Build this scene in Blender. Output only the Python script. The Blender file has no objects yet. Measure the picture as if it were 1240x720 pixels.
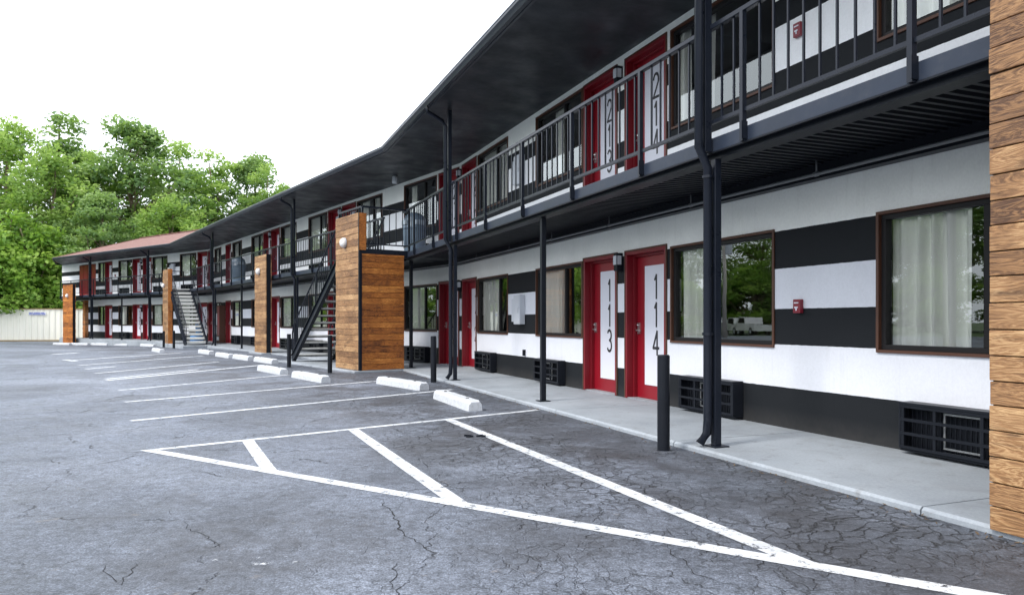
import bpy, math, random
from mathutils import Vector, Matrix
random.seed(7)
sc = bpy.context.scene
COL = sc.collection
rad = math.radians

# ------------------------------------------------------------------ layout
EYE = 1.16                      # eye above the parking lot
WK = 0.046                      # top of the concrete walkway
F, CX, HY = 890.0, 620.0, 388.5
ANG = [rad(21.5), rad(34.9), rad(52.8)]          # heading of the three wings
U = [Vector((-math.sin(a), math.cos(a), 0)) for a in ANG]     # along each wing, away from the camera
M = [Vector((-math.cos(a), -math.sin(a), 0)) for a in ANG]    # outward, towards the lot
K12 = Vector((-1.29, 18.2, 0))
K23 = K12 + U[1] * 26.76
ORG = [K12, K12, K23]
S_NEAR = -22.0
S_FAR = 18.7
S_LOW = 14.6
DECK = 2.74 + WK
WTOP = 5.02 + WK

def P(i, s, o, z=0.0):
    v = ORG[i] + U[i] * s + M[i] * o
    return Vector((v.x, v.y, z))

def miter(i, j, K, o):
    b = (M[i] + M[j]).normalized()
    return K + b * (o / b.dot(M[i]))

def PL(o, s0=S_NEAR, s3=S_FAR):
    return [P(0, s0, o), miter(0, 1, K12, o), miter(1, 2, K23, o), P(2, s3 - 2.3 * min(2.0, max(0.0, o)), o)]   # the far end is cut on the skew

def gz(y):
    t = max(0.0, min(1.0, (y - 26) / 24.0))
    return -0.35 * t * t * (3 - 2 * t)

def lot(px, py):                # a point of the lot surface, given as seen from the kerb side viewpoint
    h = EYE
    for _ in range(12):
        Y = F * h / (py - HY)
        h = EYE - gz(Y)
    return Vector(((px - CX) / F * Y, Y, gz(Y)))

# ------------------------------------------------------------------ materials
def new_mat(name):
    m = bpy.data.materials.new(name); m.use_nodes = True
    nt = m.node_tree
    return m, nt, nt.nodes['Principled BSDF']

def N(nt, typ, **kw):
    n = nt.nodes.new(typ)
    for k, v in kw.items():
        setattr(n, k, v)
    return n

def noise(nt, scale, detail=4, rough=0.55, dist=0.0, vec=None):
    n = N(nt, 'ShaderNodeTexNoise')
    n.inputs['Scale'].default_value = scale; n.inputs['Detail'].default_value = detail
    n.inputs['Roughness'].default_value = rough; n.inputs['Distortion'].default_value = dist
    if vec is not None: nt.links.new(vec, n.inputs['Vector'])
    return n.outputs['Fac']

def ramp(nt, fac, stops, interp='LINEAR'):
    r = N(nt, 'ShaderNodeValToRGB'); r.color_ramp.interpolation = interp
    el = r.color_ramp.elements
    while len(el) > 1: el.remove(el[0])
    el[0].position = stops[0][0]; el[0].color = (*stops[0][1], 1)
    for p, c in stops[1:]:
        e = el.new(p); e.color = (*c, 1)
    nt.links.new(fac, r.inputs['Fac'])
    return r.outputs['Color']

def mixc(nt, fac, a, b, mode='MIX'):
    m = N(nt, 'ShaderNodeMix', data_type='RGBA', blend_type=mode)
    for sock, v in ((m.inputs[0], fac), (m.inputs[6], a), (m.inputs[7], b)):
        if isinstance(v, (int, float)): sock.default_value = v
        elif isinstance(v, tuple): sock.default_value = (*v, 1)
        else: nt.links.new(v, sock)
    return m.outputs[2]

def mth(nt, op, a, b=None, clamp=False):
    m = N(nt, 'ShaderNodeMath', operation=op); m.use_clamp = clamp
    for i, v in enumerate((a, b)):
        if v is None: continue
        if isinstance(v, (int, float)): m.inputs[i].default_value = v
        else: nt.links.new(v, m.inputs[i])
    return m.outputs[0]

def bump(nt, bs, h, strength=0.3, dist=0.01):
    b = N(nt, 'ShaderNodeBump'); b.inputs['Strength'].default_value = strength; b.inputs['Distance'].default_value = dist
    nt.links.new(h, b.inputs['Height']); nt.links.new(b.outputs[0], bs.inputs['Normal'])

def pos(nt):
    return N(nt, 'ShaderNodeNewGeometry').outputs['Position']

def g3(v): return (v, v, v)

def plain(name, col, rough=0.5, metal=0.0, var=0.12, scale=3.0, bmp=0.0, bscale=60, grime=0.0, coat=0.0, spec=0.5):
    m, nt, bs = new_mat(name)
    p = pos(nt)
    n1 = noise(nt, scale, 5, vec=p)
    c = mixc(nt, n1, tuple(x * (1 - var) for x in col), tuple(min(1, x * (1 + var)) for x in col))
    if grime:
        n2 = noise(nt, scale * 4, 8, 0.7, vec=p)
        f = mth(nt, 'MULTIPLY', ramp(nt, n2, [(0.5, g3(0)), (0.72, g3(1))]), grime)
        c = mixc(nt, f, c, (0.12, 0.10, 0.08))
    nt.links.new(c, bs.inputs['Base Color'])
    r = mth(nt, 'MULTIPLY_ADD', n1, 0.2); nt.nodes[-1].inputs[2].default_value = rough - 0.1
    nt.links.new(r, bs.inputs['Roughness'])
    bs.inputs['Metallic'].default_value = metal; bs.inputs['Specular IOR Level'].default_value = spec
    if coat: bs.inputs['Coat Weight'].default_value = coat
    if bmp: bump(nt, bs, noise(nt, bscale, 4, vec=p), bmp, 0.004)
    return m

MAT = {}
MAT['black'] = plain('black_paint', (0.012, 0.014, 0.019), 0.36, var=0.25, scale=5, bmp=0.15, bscale=30, spec=0.12)
MAT['rail'] = plain('rail_paint', (0.011, 0.014, 0.022), 0.30, var=0.2, scale=6, bmp=0.12, bscale=40, spec=0.22)
MAT['fascia'] = plain('fascia_paint', (0.022, 0.030, 0.048), 0.40, var=0.35, scale=2.5, bmp=0.2, bscale=15, grime=0.1, spec=0.25)
MAT['gutter'] = plain('gutter_metal', (0.028, 0.034, 0.044), 0.35, var=0.2, spec=0.2)
MAT['gutterlip'] = plain('gutter_lip', (0.22, 0.24, 0.27), 0.4, var=0.2)
MAT['red'] = plain('red_door_paint', (0.23, 0.004, 0.013), 0.36, var=0.12, scale=2, bmp=0.05)
MAT['darkred'] = plain('red_frame_paint', (0.17, 0.003, 0.010), 0.42, var=0.15, scale=3)
MAT['sign'] = plain('sign_panel_white', (0.66, 0.67, 0.74), 0.42, var=0.03)
MAT['ink'] = plain('number_ink', (0.015, 0.015, 0.02), 0.5)
MAT['trim'] = plain('brown_trim', (0.075, 0.028, 0.014), 0.55, var=0.4, scale=12)
MAT['winframe'] = plain('window_frame_dark', (0.018, 0.017, 0.018), 0.4, spec=0.15)
MAT['lightgrey'] = plain('light_grey_enamel', (0.52, 0.55, 0.6), 0.45, var=0.08, grime=0.1)
MAT['chrome'] = plain('brushed_steel', (0.6, 0.6, 0.6), 0.3, metal=0.9)
MAT['lampwhite'] = plain('lamp_glass_white', (0.78, 0.78, 0.76), 0.3, var=0.03)
MAT['stop'] = plain('wheel_stop_white', (0.52, 0.54, 0.57), 0.75, var=0.12, scale=6, bmp=0.9, bscale=28, grime=0.5)
MAT['scuff'] = plain('tyre_scuff', (0.10, 0.10, 0.105), 0.8, var=0.5, scale=20)
MAT['bin'] = plain('bin_plastic_blue_grey', (0.12, 0.17, 0.23), 0.4, var=0.1)
MAT['binlight'] = plain('bin_flap', (0.3, 0.36, 0.42), 0.4, var=0.1)
MAT['room'] = plain('room_paint', (0.14, 0.12, 0.10), 0.9, var=0.1)
MAT['tread'] = plain('tread_concrete', (0.66, 0.66, 0.63), 0.8, var=0.2, scale=5, bmp=0.3, grime=0.2)
MAT['pipe'] = plain('pipe_paint', (0.16, 0.17, 0.18), 0.3, var=0.2)
MAT['alarmred'] = plain('alarm_red', (0.2, 0.012, 0.025), 0.35)
MAT['blue'] = plain('sign_blue', (0.06, 0.1, 0.45), 0.5)
MAT['cooler'] = plain('blue_tarp', (0.06, 0.25, 0.6), 0.5, var=0.4, scale=4)
MAT['bark'] = plain('bark', (0.16, 0.12, 0.085), 0.9, var=0.4, scale=6, bmp=0.6, bscale=20)
MAT['truckpaint'] = plain('truck_white', (0.75, 0.75, 0.75), 0.3, coat=0.5, var=0.02)
MAT['tyre'] = plain('tyre_rubber', (0.02, 0.02, 0.02), 0.8)
MAT['pole'] = plain('pole_wood', (0.5, 0.46, 0.42), 0.8, var=0.2)
MAT['bagwhite'] = plain('paper_white', (0.75, 0.75, 0.75), 0.6)
MAT['crackfill'] = plain('crack_dark', (0.012, 0.012, 0.014), 0.9)
MAT['flap'] = plain('coil_grey', (0.3, 0.31, 0.32), 0.4, metal=0.6, var=0.3, scale=20)

def wall_mat():
    m, nt, bs = new_mat('striped_stucco')
    p = pos(nt)
    sep = N(nt, 'ShaderNodeSeparateXYZ'); nt.links.new(p, sep.inputs[0])
    wob = mth(nt, 'MULTIPLY', mth(nt, 'SUBTRACT', noise(nt, 14, 3, vec=p), 0.5), 0.008)
    z = mth(nt, 'ADD', sep.outputs['Z'], wob)
    z = mth(nt, 'DIVIDE', mth(nt, 'SUBTRACT', z, WK), 6.0)
    D = (0.014, 0.016, 0.019); W = (0.93, 0.94, 0.96); WL = (0.71, 0.73, 0.79); C = (0.97, 0.98, 0.94)  # whites differ per band to offset the light: paler in shade, duller where lit
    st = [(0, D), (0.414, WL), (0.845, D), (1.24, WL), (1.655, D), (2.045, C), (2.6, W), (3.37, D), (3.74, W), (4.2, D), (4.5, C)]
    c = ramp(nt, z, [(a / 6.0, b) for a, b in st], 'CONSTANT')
    n1 = noise(nt, 0.9, 5, 0.6, vec=p)
    c = mixc(nt, ramp(nt, n1, [(0.35, g3(0)), (0.7, g3(0.16))]), c, (0.3, 0.3, 0.3), 'MULTIPLY')
    mps = N(nt, 'ShaderNodeMapping'); mps.inputs['Scale'].default_value = (9, 9, 0.7); nt.links.new(p, mps.inputs['Vector'])
    c = mixc(nt, ramp(nt, noise(nt, 1.0, 6, 0.7, vec=mps.outputs[0]), [(0.56, g3(0)), (0.78, g3(0.16))]), c, (0.45, 0.43, 0.40), 'MULTIPLY')
    c = mixc(nt, 0.25, c, ramp(nt, noise(nt, 40, 6, 0.8, vec=p), [(0.35, g3(0.7)), (0.6, g3(1.0))]), 'MULTIPLY')
    # splash dirt close to the walkway
    low = mth(nt, 'SUBTRACT', 1.0, mth(nt, 'MULTIPLY', sep.outputs['Z'], 4.0), True)
    dirt = mth(nt, 'MULTIPLY', low, noise(nt, 7, 6, 0.7, vec=p))
    c = mixc(nt, mth(nt, 'MULTIPLY', dirt, 0.35), c, (0.14, 0.13, 0.12))
    nt.links.new(c, bs.inputs['Base Color']); bs.inputs['Roughness'].default_value = 0.62; bs.inputs['Specular IOR Level'].default_value = 0.12
    bump(nt, bs, noise(nt, 130, 5, 0.7, vec=p), 0.35, 0.004)
    return m
MAT['wall'] = wall_mat()

def soffit_mat():
    m, nt, bs = new_mat('dark_soffit')
    p = pos(nt)
    n1 = noise(nt, 0.7, 7, 0.65, 0.6, vec=p)
    c = ramp(nt, n1, [(0.38, (0.014, 0.017, 0.021)), (0.56, (0.034, 0.039, 0.045)), (0.7, (0.09, 0.10, 0.105))])
    nt.links.new(c, bs.inputs['Base Color'])
    nt.links.new(ramp(nt, noise(nt, 2.2, 5, vec=p), [(0.3, g3(0.3)), (0.7, g3(0.6))]), bs.inputs['Roughness']); bs.inputs['Specular IOR Level'].default_value = 0.16
    bump(nt, bs, noise(nt, 3.0, 4, vec=p), 0.3, 0.02)
    return m
MAT['soffit'] = soffit_mat()

def concrete_mat():
    m, nt, bs = new_mat('walkway_concrete')
    p = pos(nt)
    a = noise(nt, 0.8, 6, 0.6, 0.3, vec=p); b = noise(nt, 45, 4, 0.7, vec=p); d = noise(nt, 5, 8, 0.75, vec=p)
    c = ramp(nt, a, [(0.3, (0.27, 0.30, 0.335)), (0.6, (0.37, 0.405, 0.445))])
    c = mixc(nt, 0.4, c, ramp(nt, b, [(0.3, g3(0.45)), (0.7, g3(1.0))]), 'MULTIPLY')
    c = mixc(nt, ramp(nt, d, [(0.56, g3(0)), (0.70, g3(0.6))]), c, (0.15, 0.145, 0.14))
    c = mixc(nt, ramp(nt, noise(nt, 2.0, 7, 0.7, 1.0, vec=p), [(0.5, g3(0)), (0.66, g3(0.35))]), c, (0.20, 0.21, 0.22))
    nt.links.new(c, bs.inputs['Base Color'])
    bs.inputs['Roughness'].default_value = 0.62
    bump(nt, bs, mth(nt, 'ADD', b, d), 0.35, 0.004)
    return m
MAT['concrete'] = concrete_mat()

def lot_fields(nt, p):
    """offset from the near wall (m) for masks along the kerb"""
    dp = N(nt, 'ShaderNodeVectorMath', operation='DOT_PRODUCT')
    nt.links.new(p, dp.inputs[0]); dp.inputs[1].default_value = M[0]
    return mth(nt, 'SUBTRACT', dp.outputs['Value'], M[0].dot(K12))

def asphalt_nodes(nt):
    p = pos(nt)
    o1 = lot_fields(nt, p)
    warp = N(nt, 'ShaderNodeTexNoise'); warp.inputs['Scale'].default_value = 1.6; warp.inputs['Detail'].default_value = 6
    nt.links.new(p, warp.inputs['Vector'])
    w2 = N(nt, 'ShaderNodeTexNoise'); w2.inputs['Scale'].default_value = 14; w2.inputs['Detail'].default_value = 5; nt.links.new(p, w2.inputs['Vector'])
    vb = N(nt, 'ShaderNodeVectorMath', operation='MULTIPLY_ADD'); nt.links.new(w2.outputs['Color'], vb.inputs[0]); vb.inputs[1].default_value = (0.09, 0.09, 0); nt.links.new(p, vb.inputs[2])
    va = N(nt, 'ShaderNodeVectorMath', operation='MULTIPLY_ADD')
    nt.links.new(warp.outputs['Color'], va.inputs[0]); va.inputs[1].default_value = (0.55, 0.55, 0); nt.links.new(vb.outputs[0], va.inputs[2])
    vp = va.outputs[0]
    def cracks(scale, w):
        v = N(nt, 'ShaderNodeTexVoronoi', feature='DISTANCE_TO_EDGE'); v.inputs['Scale'].default_value = scale
        nt.links.new(vp, v.inputs['Vector'])
        return ramp(nt, v.outputs['Distance'], [(0.0, g3(1)), (w, g3(0))])
    # alligator cracking next to the near walkway
    near = mth(nt, 'MULTIPLY', mth(nt, 'SUBTRACT', 4.6, o1), 0.6, True)
    patch = ramp(nt, noise(nt, 0.55, 4, 0.6, vec=p), [(0.40, g3(0)), (0.56, g3(1))])
    patch2 = ramp(nt, noise(nt, 0.33, 5, 0.6, 0.4, vec=p), [(0.52, g3(0)), (0.62, g3(1))])
    brk = ramp(nt, noise(nt, 2.6, 4, 0.6, vec=p), [(0.45, g3(0)), (0.58, g3(1))])
    c1 = mth(nt, 'MULTIPLY', cracks(8.5, 0.055), mth(nt, 'MULTIPLY', near, mth(nt, 'ADD', patch, 0.0, True)))
    c2 = mth(nt, 'MULTIPLY', cracks(2.6, 0.014), mth(nt, 'MULTIPLY', mth(nt, 'ADD', mth(nt, 'MULTIPLY', patch2, 0.8), mth(nt, 'ADD', 0.15, mth(nt, 'MULTIPLY', near, 0.45)), True), brk))
    c3 = mth(nt, 'MULTIPLY', cracks(0.55, 0.0035), 0.85)
    crk = mth(nt, 'MAXIMUM', c1, mth(nt, 'MULTIPLY', mth(nt, 'MAXIMUM', c2, c3), brk))
    big = noise(nt, 0.22, 6, 0.6, 0.5, vec=p)
    mid = noise(nt, 1.7, 7, 0.68, 0.2, vec=p)
    agg = noise(nt, 85, 3, 0.8, vec=p)
    grit = noise(nt, 22, 6, 0.8, vec=p)
    c = ramp(nt, big, [(0.32, (0.095, 0.110, 0.140)), (0.5, (0.138, 0.156, 0.194)), (0.68, (0.195, 0.216, 0.262))])
    pt_ = noise(nt, 0.45, 6, 0.62, 0.8, vec=p)
    c = mixc(nt, 0.6, c, ramp(nt, pt_, [(0.42, g3(0.62)), (0.56, g3(1.15))]), 'MULTIPLY')
    c = mixc(nt, 0.3, c, ramp(nt, mid, [(0.32, g3(0.5)), (0.66, g3(1.3))]), 'MULTIPLY')
    m2 = noise(nt, 6.5, 8, 0.8, vec=p)
    c = mixc(nt, 0.6, c, ramp(nt, m2, [(0.36, g3(0.45)), (0.5, g3(1.0)), (0.66, g3(1.45))]), 'MULTIPLY')
    c = mixc(nt, 0.9, c, ramp(nt, agg, [(0.33, g3(0.3)), (0.5, g3(0.95)), (0.66, g3(1.9))]), 'MULTIPLY')
    c = mixc(nt, 0.8, c, ramp(nt, grit, [(0.36, g3(0.35)), (0.5, g3(1.0)), (0.64, g3(1.5))]), 'MULTIPLY')
    vc = N(nt, 'ShaderNodeTexVoronoi', feature='F1'); vc.inputs['Scale'].default_value = 8.5; nt.links.new(vp, vc.inputs['Vector'])
    sc_ = N(nt, 'ShaderNodeSeparateColor'); nt.links.new(vc.outputs['Color'], sc_.inputs[0])
    c = mixc(nt, mth(nt, 'MULTIPLY', near, 0.5), c, ramp(nt, sc_.outputs[0], [(0.0, g3(0.6)), (1.0, g3(1.4))]), 'MULTIPLY')
    pits = ramp(nt, noise(nt, 30, 6, 0.85, vec=p), [(0.34, g3(0.8)), (0.39, g3(0))])
    c = mixc(nt, pits, c, (0.03, 0.03, 0.035))
    # sealed dark band beside the kerb and brown dust
    dark = mth(nt, 'MULTIPLY', mth(nt, 'SUBTRACT', 3.3, o1), 0.7, True)
    c = mixc(nt, mth(nt, 'MULTIPLY', dark, 0.28), c, (0.035, 0.038, 0.045))
    stain = ramp(nt, noise(nt, 0.75, 5, 0.6, 0.3, vec=p), [(0.58, g3(0)), (0.68, g3(0.55))])
    c = mixc(nt, stain, c, (0.045, 0.047, 0.056))
    dust = ramp(nt, noise(nt, 4.6, 9, 0.8, vec=p), [(0.61, g3(0)), (0.68, g3(0.55))])
    c = mixc(nt, dust, c, (0.30, 0.25, 0.21))
    # oil-darkened stall ends and a brown-black patch
    dp2 = N(nt, 'ShaderNodeVectorMath', operation='DOT_PRODUCT'); nt.links.new(p, dp2.inputs[0]); dp2.inputs[1].default_value = M[1]
    o2 = mth(nt, 'SUBTRACT', dp2.outputs['Value'], M[1].dot(K12))
    band = mth(nt, 'SUBTRACT', 1.0, mth(nt, 'MULTIPLY', mth(nt, 'ABSOLUTE', mth(nt, 'SUBTRACT', o2, 5.0)), 0.45), True)
    oil = mth(nt, 'MULTIPLY', band, ramp(nt, noise(nt, 0.9, 5, 0.65, 0.5, vec=p), [(0.42, g3(0)), (0.6, g3(0.8))]))
    c = mixc(nt, oil, c, (0.035, 0.033, 0.037))
    for (qx, qy, rr) in ((*lot(655, 655)[:2], 1.6), (*lot(330, 655)[:2], 1.1), (*lot(560, 540)[:2], 1.0)):
        ds = N(nt, 'ShaderNodeVectorMath', operation='DISTANCE'); nt.links.new(p, ds.inputs[0]); ds.inputs[1].default_value = (qx, qy, 0)
        fq = mth(nt, 'MULTIPLY', mth(nt, 'SUBTRACT', 1.0, mth(nt, 'MULTIPLY', ds.outputs['Value'], rr), True), 2.0, True)
        fq = mth(nt, 'MULTIPLY', fq, ramp(nt, noise(nt, 5, 7, 0.75, vec=p), [(0.4, g3(0.2)), (0.6, g3(0.85))]))
        c = mixc(nt, mth(nt, 'MULTIPLY', fq, 0.7), c, (0.045, 0.045, 0.05))
    # chalky flecks
    fl = ramp(nt, noise(nt, 13, 8, 0.88, vec=p), [(0.635, g3(0)), (0.67, g3(0.75))])
    c = mixc(nt, fl, c, (0.45, 0.46, 0.48))
    c = mixc(nt, crk, c, (0.012, 0.012, 0.015))
    h = mth(nt, 'ADD', mth(nt, 'MULTIPLY', agg, 0.35), mth(nt, 'ADD', mth(nt, 'MULTIPLY', grit, 0.5), mth(nt, 'MULTIPLY', crk, -2.2)))
    return p, c, crk, h, mid

def asphalt_mat():
    m, nt, bs = new_mat('old_asphalt')
    p, c, crk, h, mid = asphalt_nodes(nt)
    nt.links.new(c, bs.inputs['Base Color'])
    nt.links.new(ramp(nt, mid, [(0.3, g3(0.45)), (0.7, g3(0.72))]), bs.inputs['Roughness'])
    bump(nt, bs, h, 0.8, 0.018)
    return m
MAT['asphalt'] = asphalt_mat()

def paintline_mat(lo=0.39, hi=0.47):
    """road paint that has flaked away in places (bare asphalt shows through the holes)"""
    m, nt, bs = new_mat('worn_line_paint')
    p = pos(nt)
    hole = ramp(nt, noise(nt, 11, 10, 0.82, 0.3, vec=p), [(lo, g3(1.0)), (hi, g3(0.0))])
    white = ramp(nt, noise(nt, 3, 8, 0.75, vec=p), [(0.3, (0.42, 0.44, 0.47)), (0.62, (0.70, 0.72, 0.75))])
    nt.links.new(white, bs.inputs['Base Color']); bs.inputs['Roughness'].default_value = 0.6
    bump(nt, bs, noise(nt, 60, 4, 0.8, vec=p), 0.5, 0.006)
    tr = N(nt, 'ShaderNodeBsdfTransparent'); mx = N(nt, 'ShaderNodeMixShader')
    out = [n for n in nt.nodes if n.type == 'OUTPUT_MATERIAL'][0]
    nt.links.new(hole, mx.inputs[0]); nt.links.new(bs.outputs[0], mx.inputs[1]); nt.links.new(tr.outputs[0], mx.inputs[2]); nt.links.new(mx.outputs[0], out.inputs[0])
    return m
MAT['line'] = paintline_mat()

MAT['oldline'] = paintline_mat(0.56, 0.62)
def wood_mat(name, lo, mid, hi):
    m, nt, bs = new_mat(name)
    tc = N(nt, 'ShaderNodeTexCoord')
    at = N(nt, 'ShaderNodeAttribute', attribute_name='tone')
    sep = N(nt, 'ShaderNodeSeparateColor'); nt.links.new(at.outputs['Color'], sep.inputs[0])
    tone = sep.outputs[0]; shift = sep.outputs[1]
    cmb = N(nt, 'ShaderNodeCombineXYZ')
    nt.links.new(mth(nt, 'MULTIPLY', shift, 40.0), cmb.inputs[0]); nt.links.new(mth(nt, 'MULTIPLY', tone, 17.0), cmb.inputs[1])
    va = N(nt, 'ShaderNodeVectorMath', operation='ADD'); nt.links.new(tc.outputs['Object'], va.inputs[0]); nt.links.new(cmb.outputs[0], va.inputs[1])
    mp = N(nt, 'ShaderNodeMapping'); mp.inputs['Scale'].default_value = (1.1, 1.1, 8.0); nt.links.new(va.outputs[0], mp.inputs['Vector'])
    g = noise(nt, 1.5, 5, 0.55, 1.6, vec=mp.outputs[0])
    ring = mth(nt, 'FRACT', mth(nt, 'MULTIPLY', g, 9.0))
    ring = mth(nt, 'ABSOLUTE', mth(nt, 'SUBTRACT', ring, 0.5))
    mp2 = N(nt, 'ShaderNodeMapping'); mp2.inputs['Scale'].default_value = (3, 3, 70); nt.links.new(va.outputs[0], mp2.inputs['Vector'])
    fine = noise(nt, 2.0, 6, 0.7, vec=mp2.outputs[0])
    v = mth(nt, 'ADD', mth(nt, 'MULTIPLY', ring, 0.55), mth(nt, 'MULTIPLY', fine, 0.5))
    v = mth(nt, 'ADD', v, mth(nt, 'MULTIPLY', mth(nt, 'SUBTRACT', tone, 0.5), 0.22))
    blot = noise(nt, 1.3, 4, 0.6, 0.8, vec=va.outputs[0]); v = mth(nt, 'ADD', v, mth(nt, 'MULTIPLY', mth(nt, 'SUBTRACT', blot, 0.5), 0.7))
    c = ramp(nt, v, [(0.12, lo), (0.42, mid), (0.72, hi)])
    burn = ramp(nt, noise(nt, 2.3, 5, 0.6, 0.5, vec=mp.outputs[0]), [(0.56, g3(0)), (0.70, g3(0.7))])
    c = mixc(nt, burn, c, tuple(x * 0.45 for x in lo))
    nt.links.new(c, bs.inputs['Base Color']); bs.inputs['Roughness'].default_value = 0.58
    bump(nt, bs, mth(nt, 'ADD', ring, fine), 0.4, 0.006)
    return m
MAT['tanwood'] = wood_mat('weathered_boards', (0.075, 0.032, 0.013), (0.29, 0.15, 0.062), (0.55, 0.35, 0.175))
MAT['orangewood'] = wood_mat('stained_boards', (0.07, 0.018, 0.004), (0.40, 0.125, 0.018), (0.72, 0.30, 0.065))

def glass_mat():
    m = bpy.data.materials.new('window_glass'); m.use_nodes = True
    nt = m.node_tree; nt.nodes.clear()
    out = N(nt, 'ShaderNodeOutputMaterial')
    tr = N(nt, 'ShaderNodeBsdfTransparent'); tr.inputs[0].default_value = (1, 1, 1, 1)
    gl = N(nt, 'ShaderNodeBsdfGlossy'); gl.inputs['Roughness'].default_value = 0.0; gl.inputs[0].default_value = (0.9, 0.95, 0.93, 1)
    fr = N(nt, 'ShaderNodeFresnel'); fr.inputs[0].default_value = 1.6
    p = pos(nt)
    b = N(nt, 'ShaderNodeBump'); b.inputs['Strength'].default_value = 0.04; b.inputs['Distance'].default_value = 0.02
    nt.links.new(noise(nt, 1.2, 2, vec=p), b.inputs['Height']); nt.links.new(b.outputs[0], gl.inputs['Normal'])
    f = mth(nt, 'MULTIPLY_ADD', fr.outputs[0], 1.65); nt.nodes[-1].inputs[2].default_value = 0.04; nt.nodes[-1].use_clamp = True
    mx = N(nt, 'ShaderNodeMixShader'); nt.links.new(f, mx.inputs[0]); nt.links.new(tr.outputs[0], mx.inputs[1]); nt.links.new(gl.outputs[0], mx.inputs[2])
    nt.links.new(mx.outputs[0], out.inputs[0])
    return m
MAT['glass'] = glass_mat()

def curtain_mat():
    m, nt, bs = new_mat('curtain_cloth')
    p = pos(nt)
    c = mixc(nt, noise(nt, 2, 4, vec=p), (0.90, 0.93, 0.85), (0.95, 0.97, 0.90))
    nt.links.new(c, bs.inputs['Base Color']); bs.inputs['Roughness'].default_value = 0.85
    bs.inputs['Emission Color'].default_value = (0, 0, 0, 1)
    return m
MAT['curtain'] = curtain_mat()

def shingle_mat():
    m, nt, bs = new_mat('red_shingles')
    p = pos(nt)
    sep = N(nt, 'ShaderNodeSeparateXYZ'); nt.links.new(p, sep.inputs[0])
    rows = mth(nt, 'FRACT', mth(nt, 'MULTIPLY', sep.outputs['Z'], 22.0))
    c = ramp(nt, noise(nt, 3.5, 7, 0.75, vec=p), [(0.3, (0.13, 0.05, 0.045)), (0.5, (0.19, 0.095, 0.08)), (0.7, (0.29, 0.17, 0.145))])
    c = mixc(nt, 0.35, c, ramp(nt, rows, [(0.0, g3(0.5)), (0.3, g3(1.0))]), 'MULTIPLY')
    nt.links.new(c, bs.inputs['Base Color']); bs.inputs['Roughness'].default_value = 0.85
    bump(nt, bs, noise(nt, 12, 5, vec=p), 0.4, 0.02)
    return m
MAT['shingle'] = shingle_mat()

def leaf_mat(name, a, b, c_):
    m = bpy.data.materials.new(name); m.use_nodes = True
    nt = m.node_tree; nt.nodes.clear()
    out = N(nt, 'ShaderNodeOutputMaterial')
    at = N(nt, 'ShaderNodeAttribute', attribute_name='tone')
    sep = N(nt, 'ShaderNodeSeparateColor'); nt.links.new(at.outputs['Color'], sep.inputs[0])
    n1 = noise(nt, 0.35, 4, vec=pos(nt))
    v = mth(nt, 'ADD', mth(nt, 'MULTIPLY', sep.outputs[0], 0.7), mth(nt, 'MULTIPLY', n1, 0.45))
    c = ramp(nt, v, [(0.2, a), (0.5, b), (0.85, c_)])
    d = N(nt, 'ShaderNodeBsdfPrincipled'); nt.links.new(c, d.inputs['Base Color']); d.inputs['Roughness'].default_value = 0.6
    t = N(nt, 'ShaderNodeBsdfTranslucent'); nt.links.new(mixc(nt, 0.5, c, (0.34, 0.52, 0.07)), t.inputs[0])
    mx = N(nt, 'ShaderNodeMixShader'); mx.inputs[0].default_value = 0.45
    nt.links.new(d.outputs[0], mx.inputs[1]); nt.links.new(t.outputs[0], mx.inputs[2]); nt.links.new(mx.outputs[0], out.inputs[0])
    return m
MAT['leaf_a'] = leaf_mat('leaf_mid', (0.035, 0.085, 0.018), (0.16, 0.29, 0.055), (0.48, 0.62, 0.18))
MAT['leaf_b'] = leaf_mat('leaf_dark', (0.025, 0.06, 0.022), (0.11, 0.21, 0.065), (0.38, 0.51, 0.20))
MAT['leaf_c'] = leaf_mat('leaf_bright', (0.03, 0.09, 0.012), (0.15, 0.30, 0.035), (0.44, 0.60, 0.13))

def grass_mat():
    m, nt, bs = new_mat('grass_ground')
    p = pos(nt)
    c = ramp(nt, noise(nt, 0.6, 8, 0.7, vec=p), [(0.3, (0.03, 0.055, 0.015)), (0.6, (0.07, 0.12, 0.03)), (0.8, (0.13, 0.13, 0.06))])
    nt.links.new(c, bs.inputs['Base Color']); bs.inputs['Roughness'].default_value = 0.9
    return m
MAT['grass'] = grass_mat()

def fence_mat():
    m, nt, bs = new_mat('cream_sheet_metal')
    p = pos(nt)
    c = mixc(nt, noise(nt, 1.0, 5, vec=p), (0.88, 0.85, 0.72), (0.93, 0.90, 0.80))
    nt.links.new(c, bs.inputs['Base Color']); bs.inputs['Roughness'].default_value = 0.5
    return m
MAT['fence'] = fence_mat()
MAT['fencecap'] = plain('fence_cap', (0.33, 0.24, 0.12), 0.7)

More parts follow.
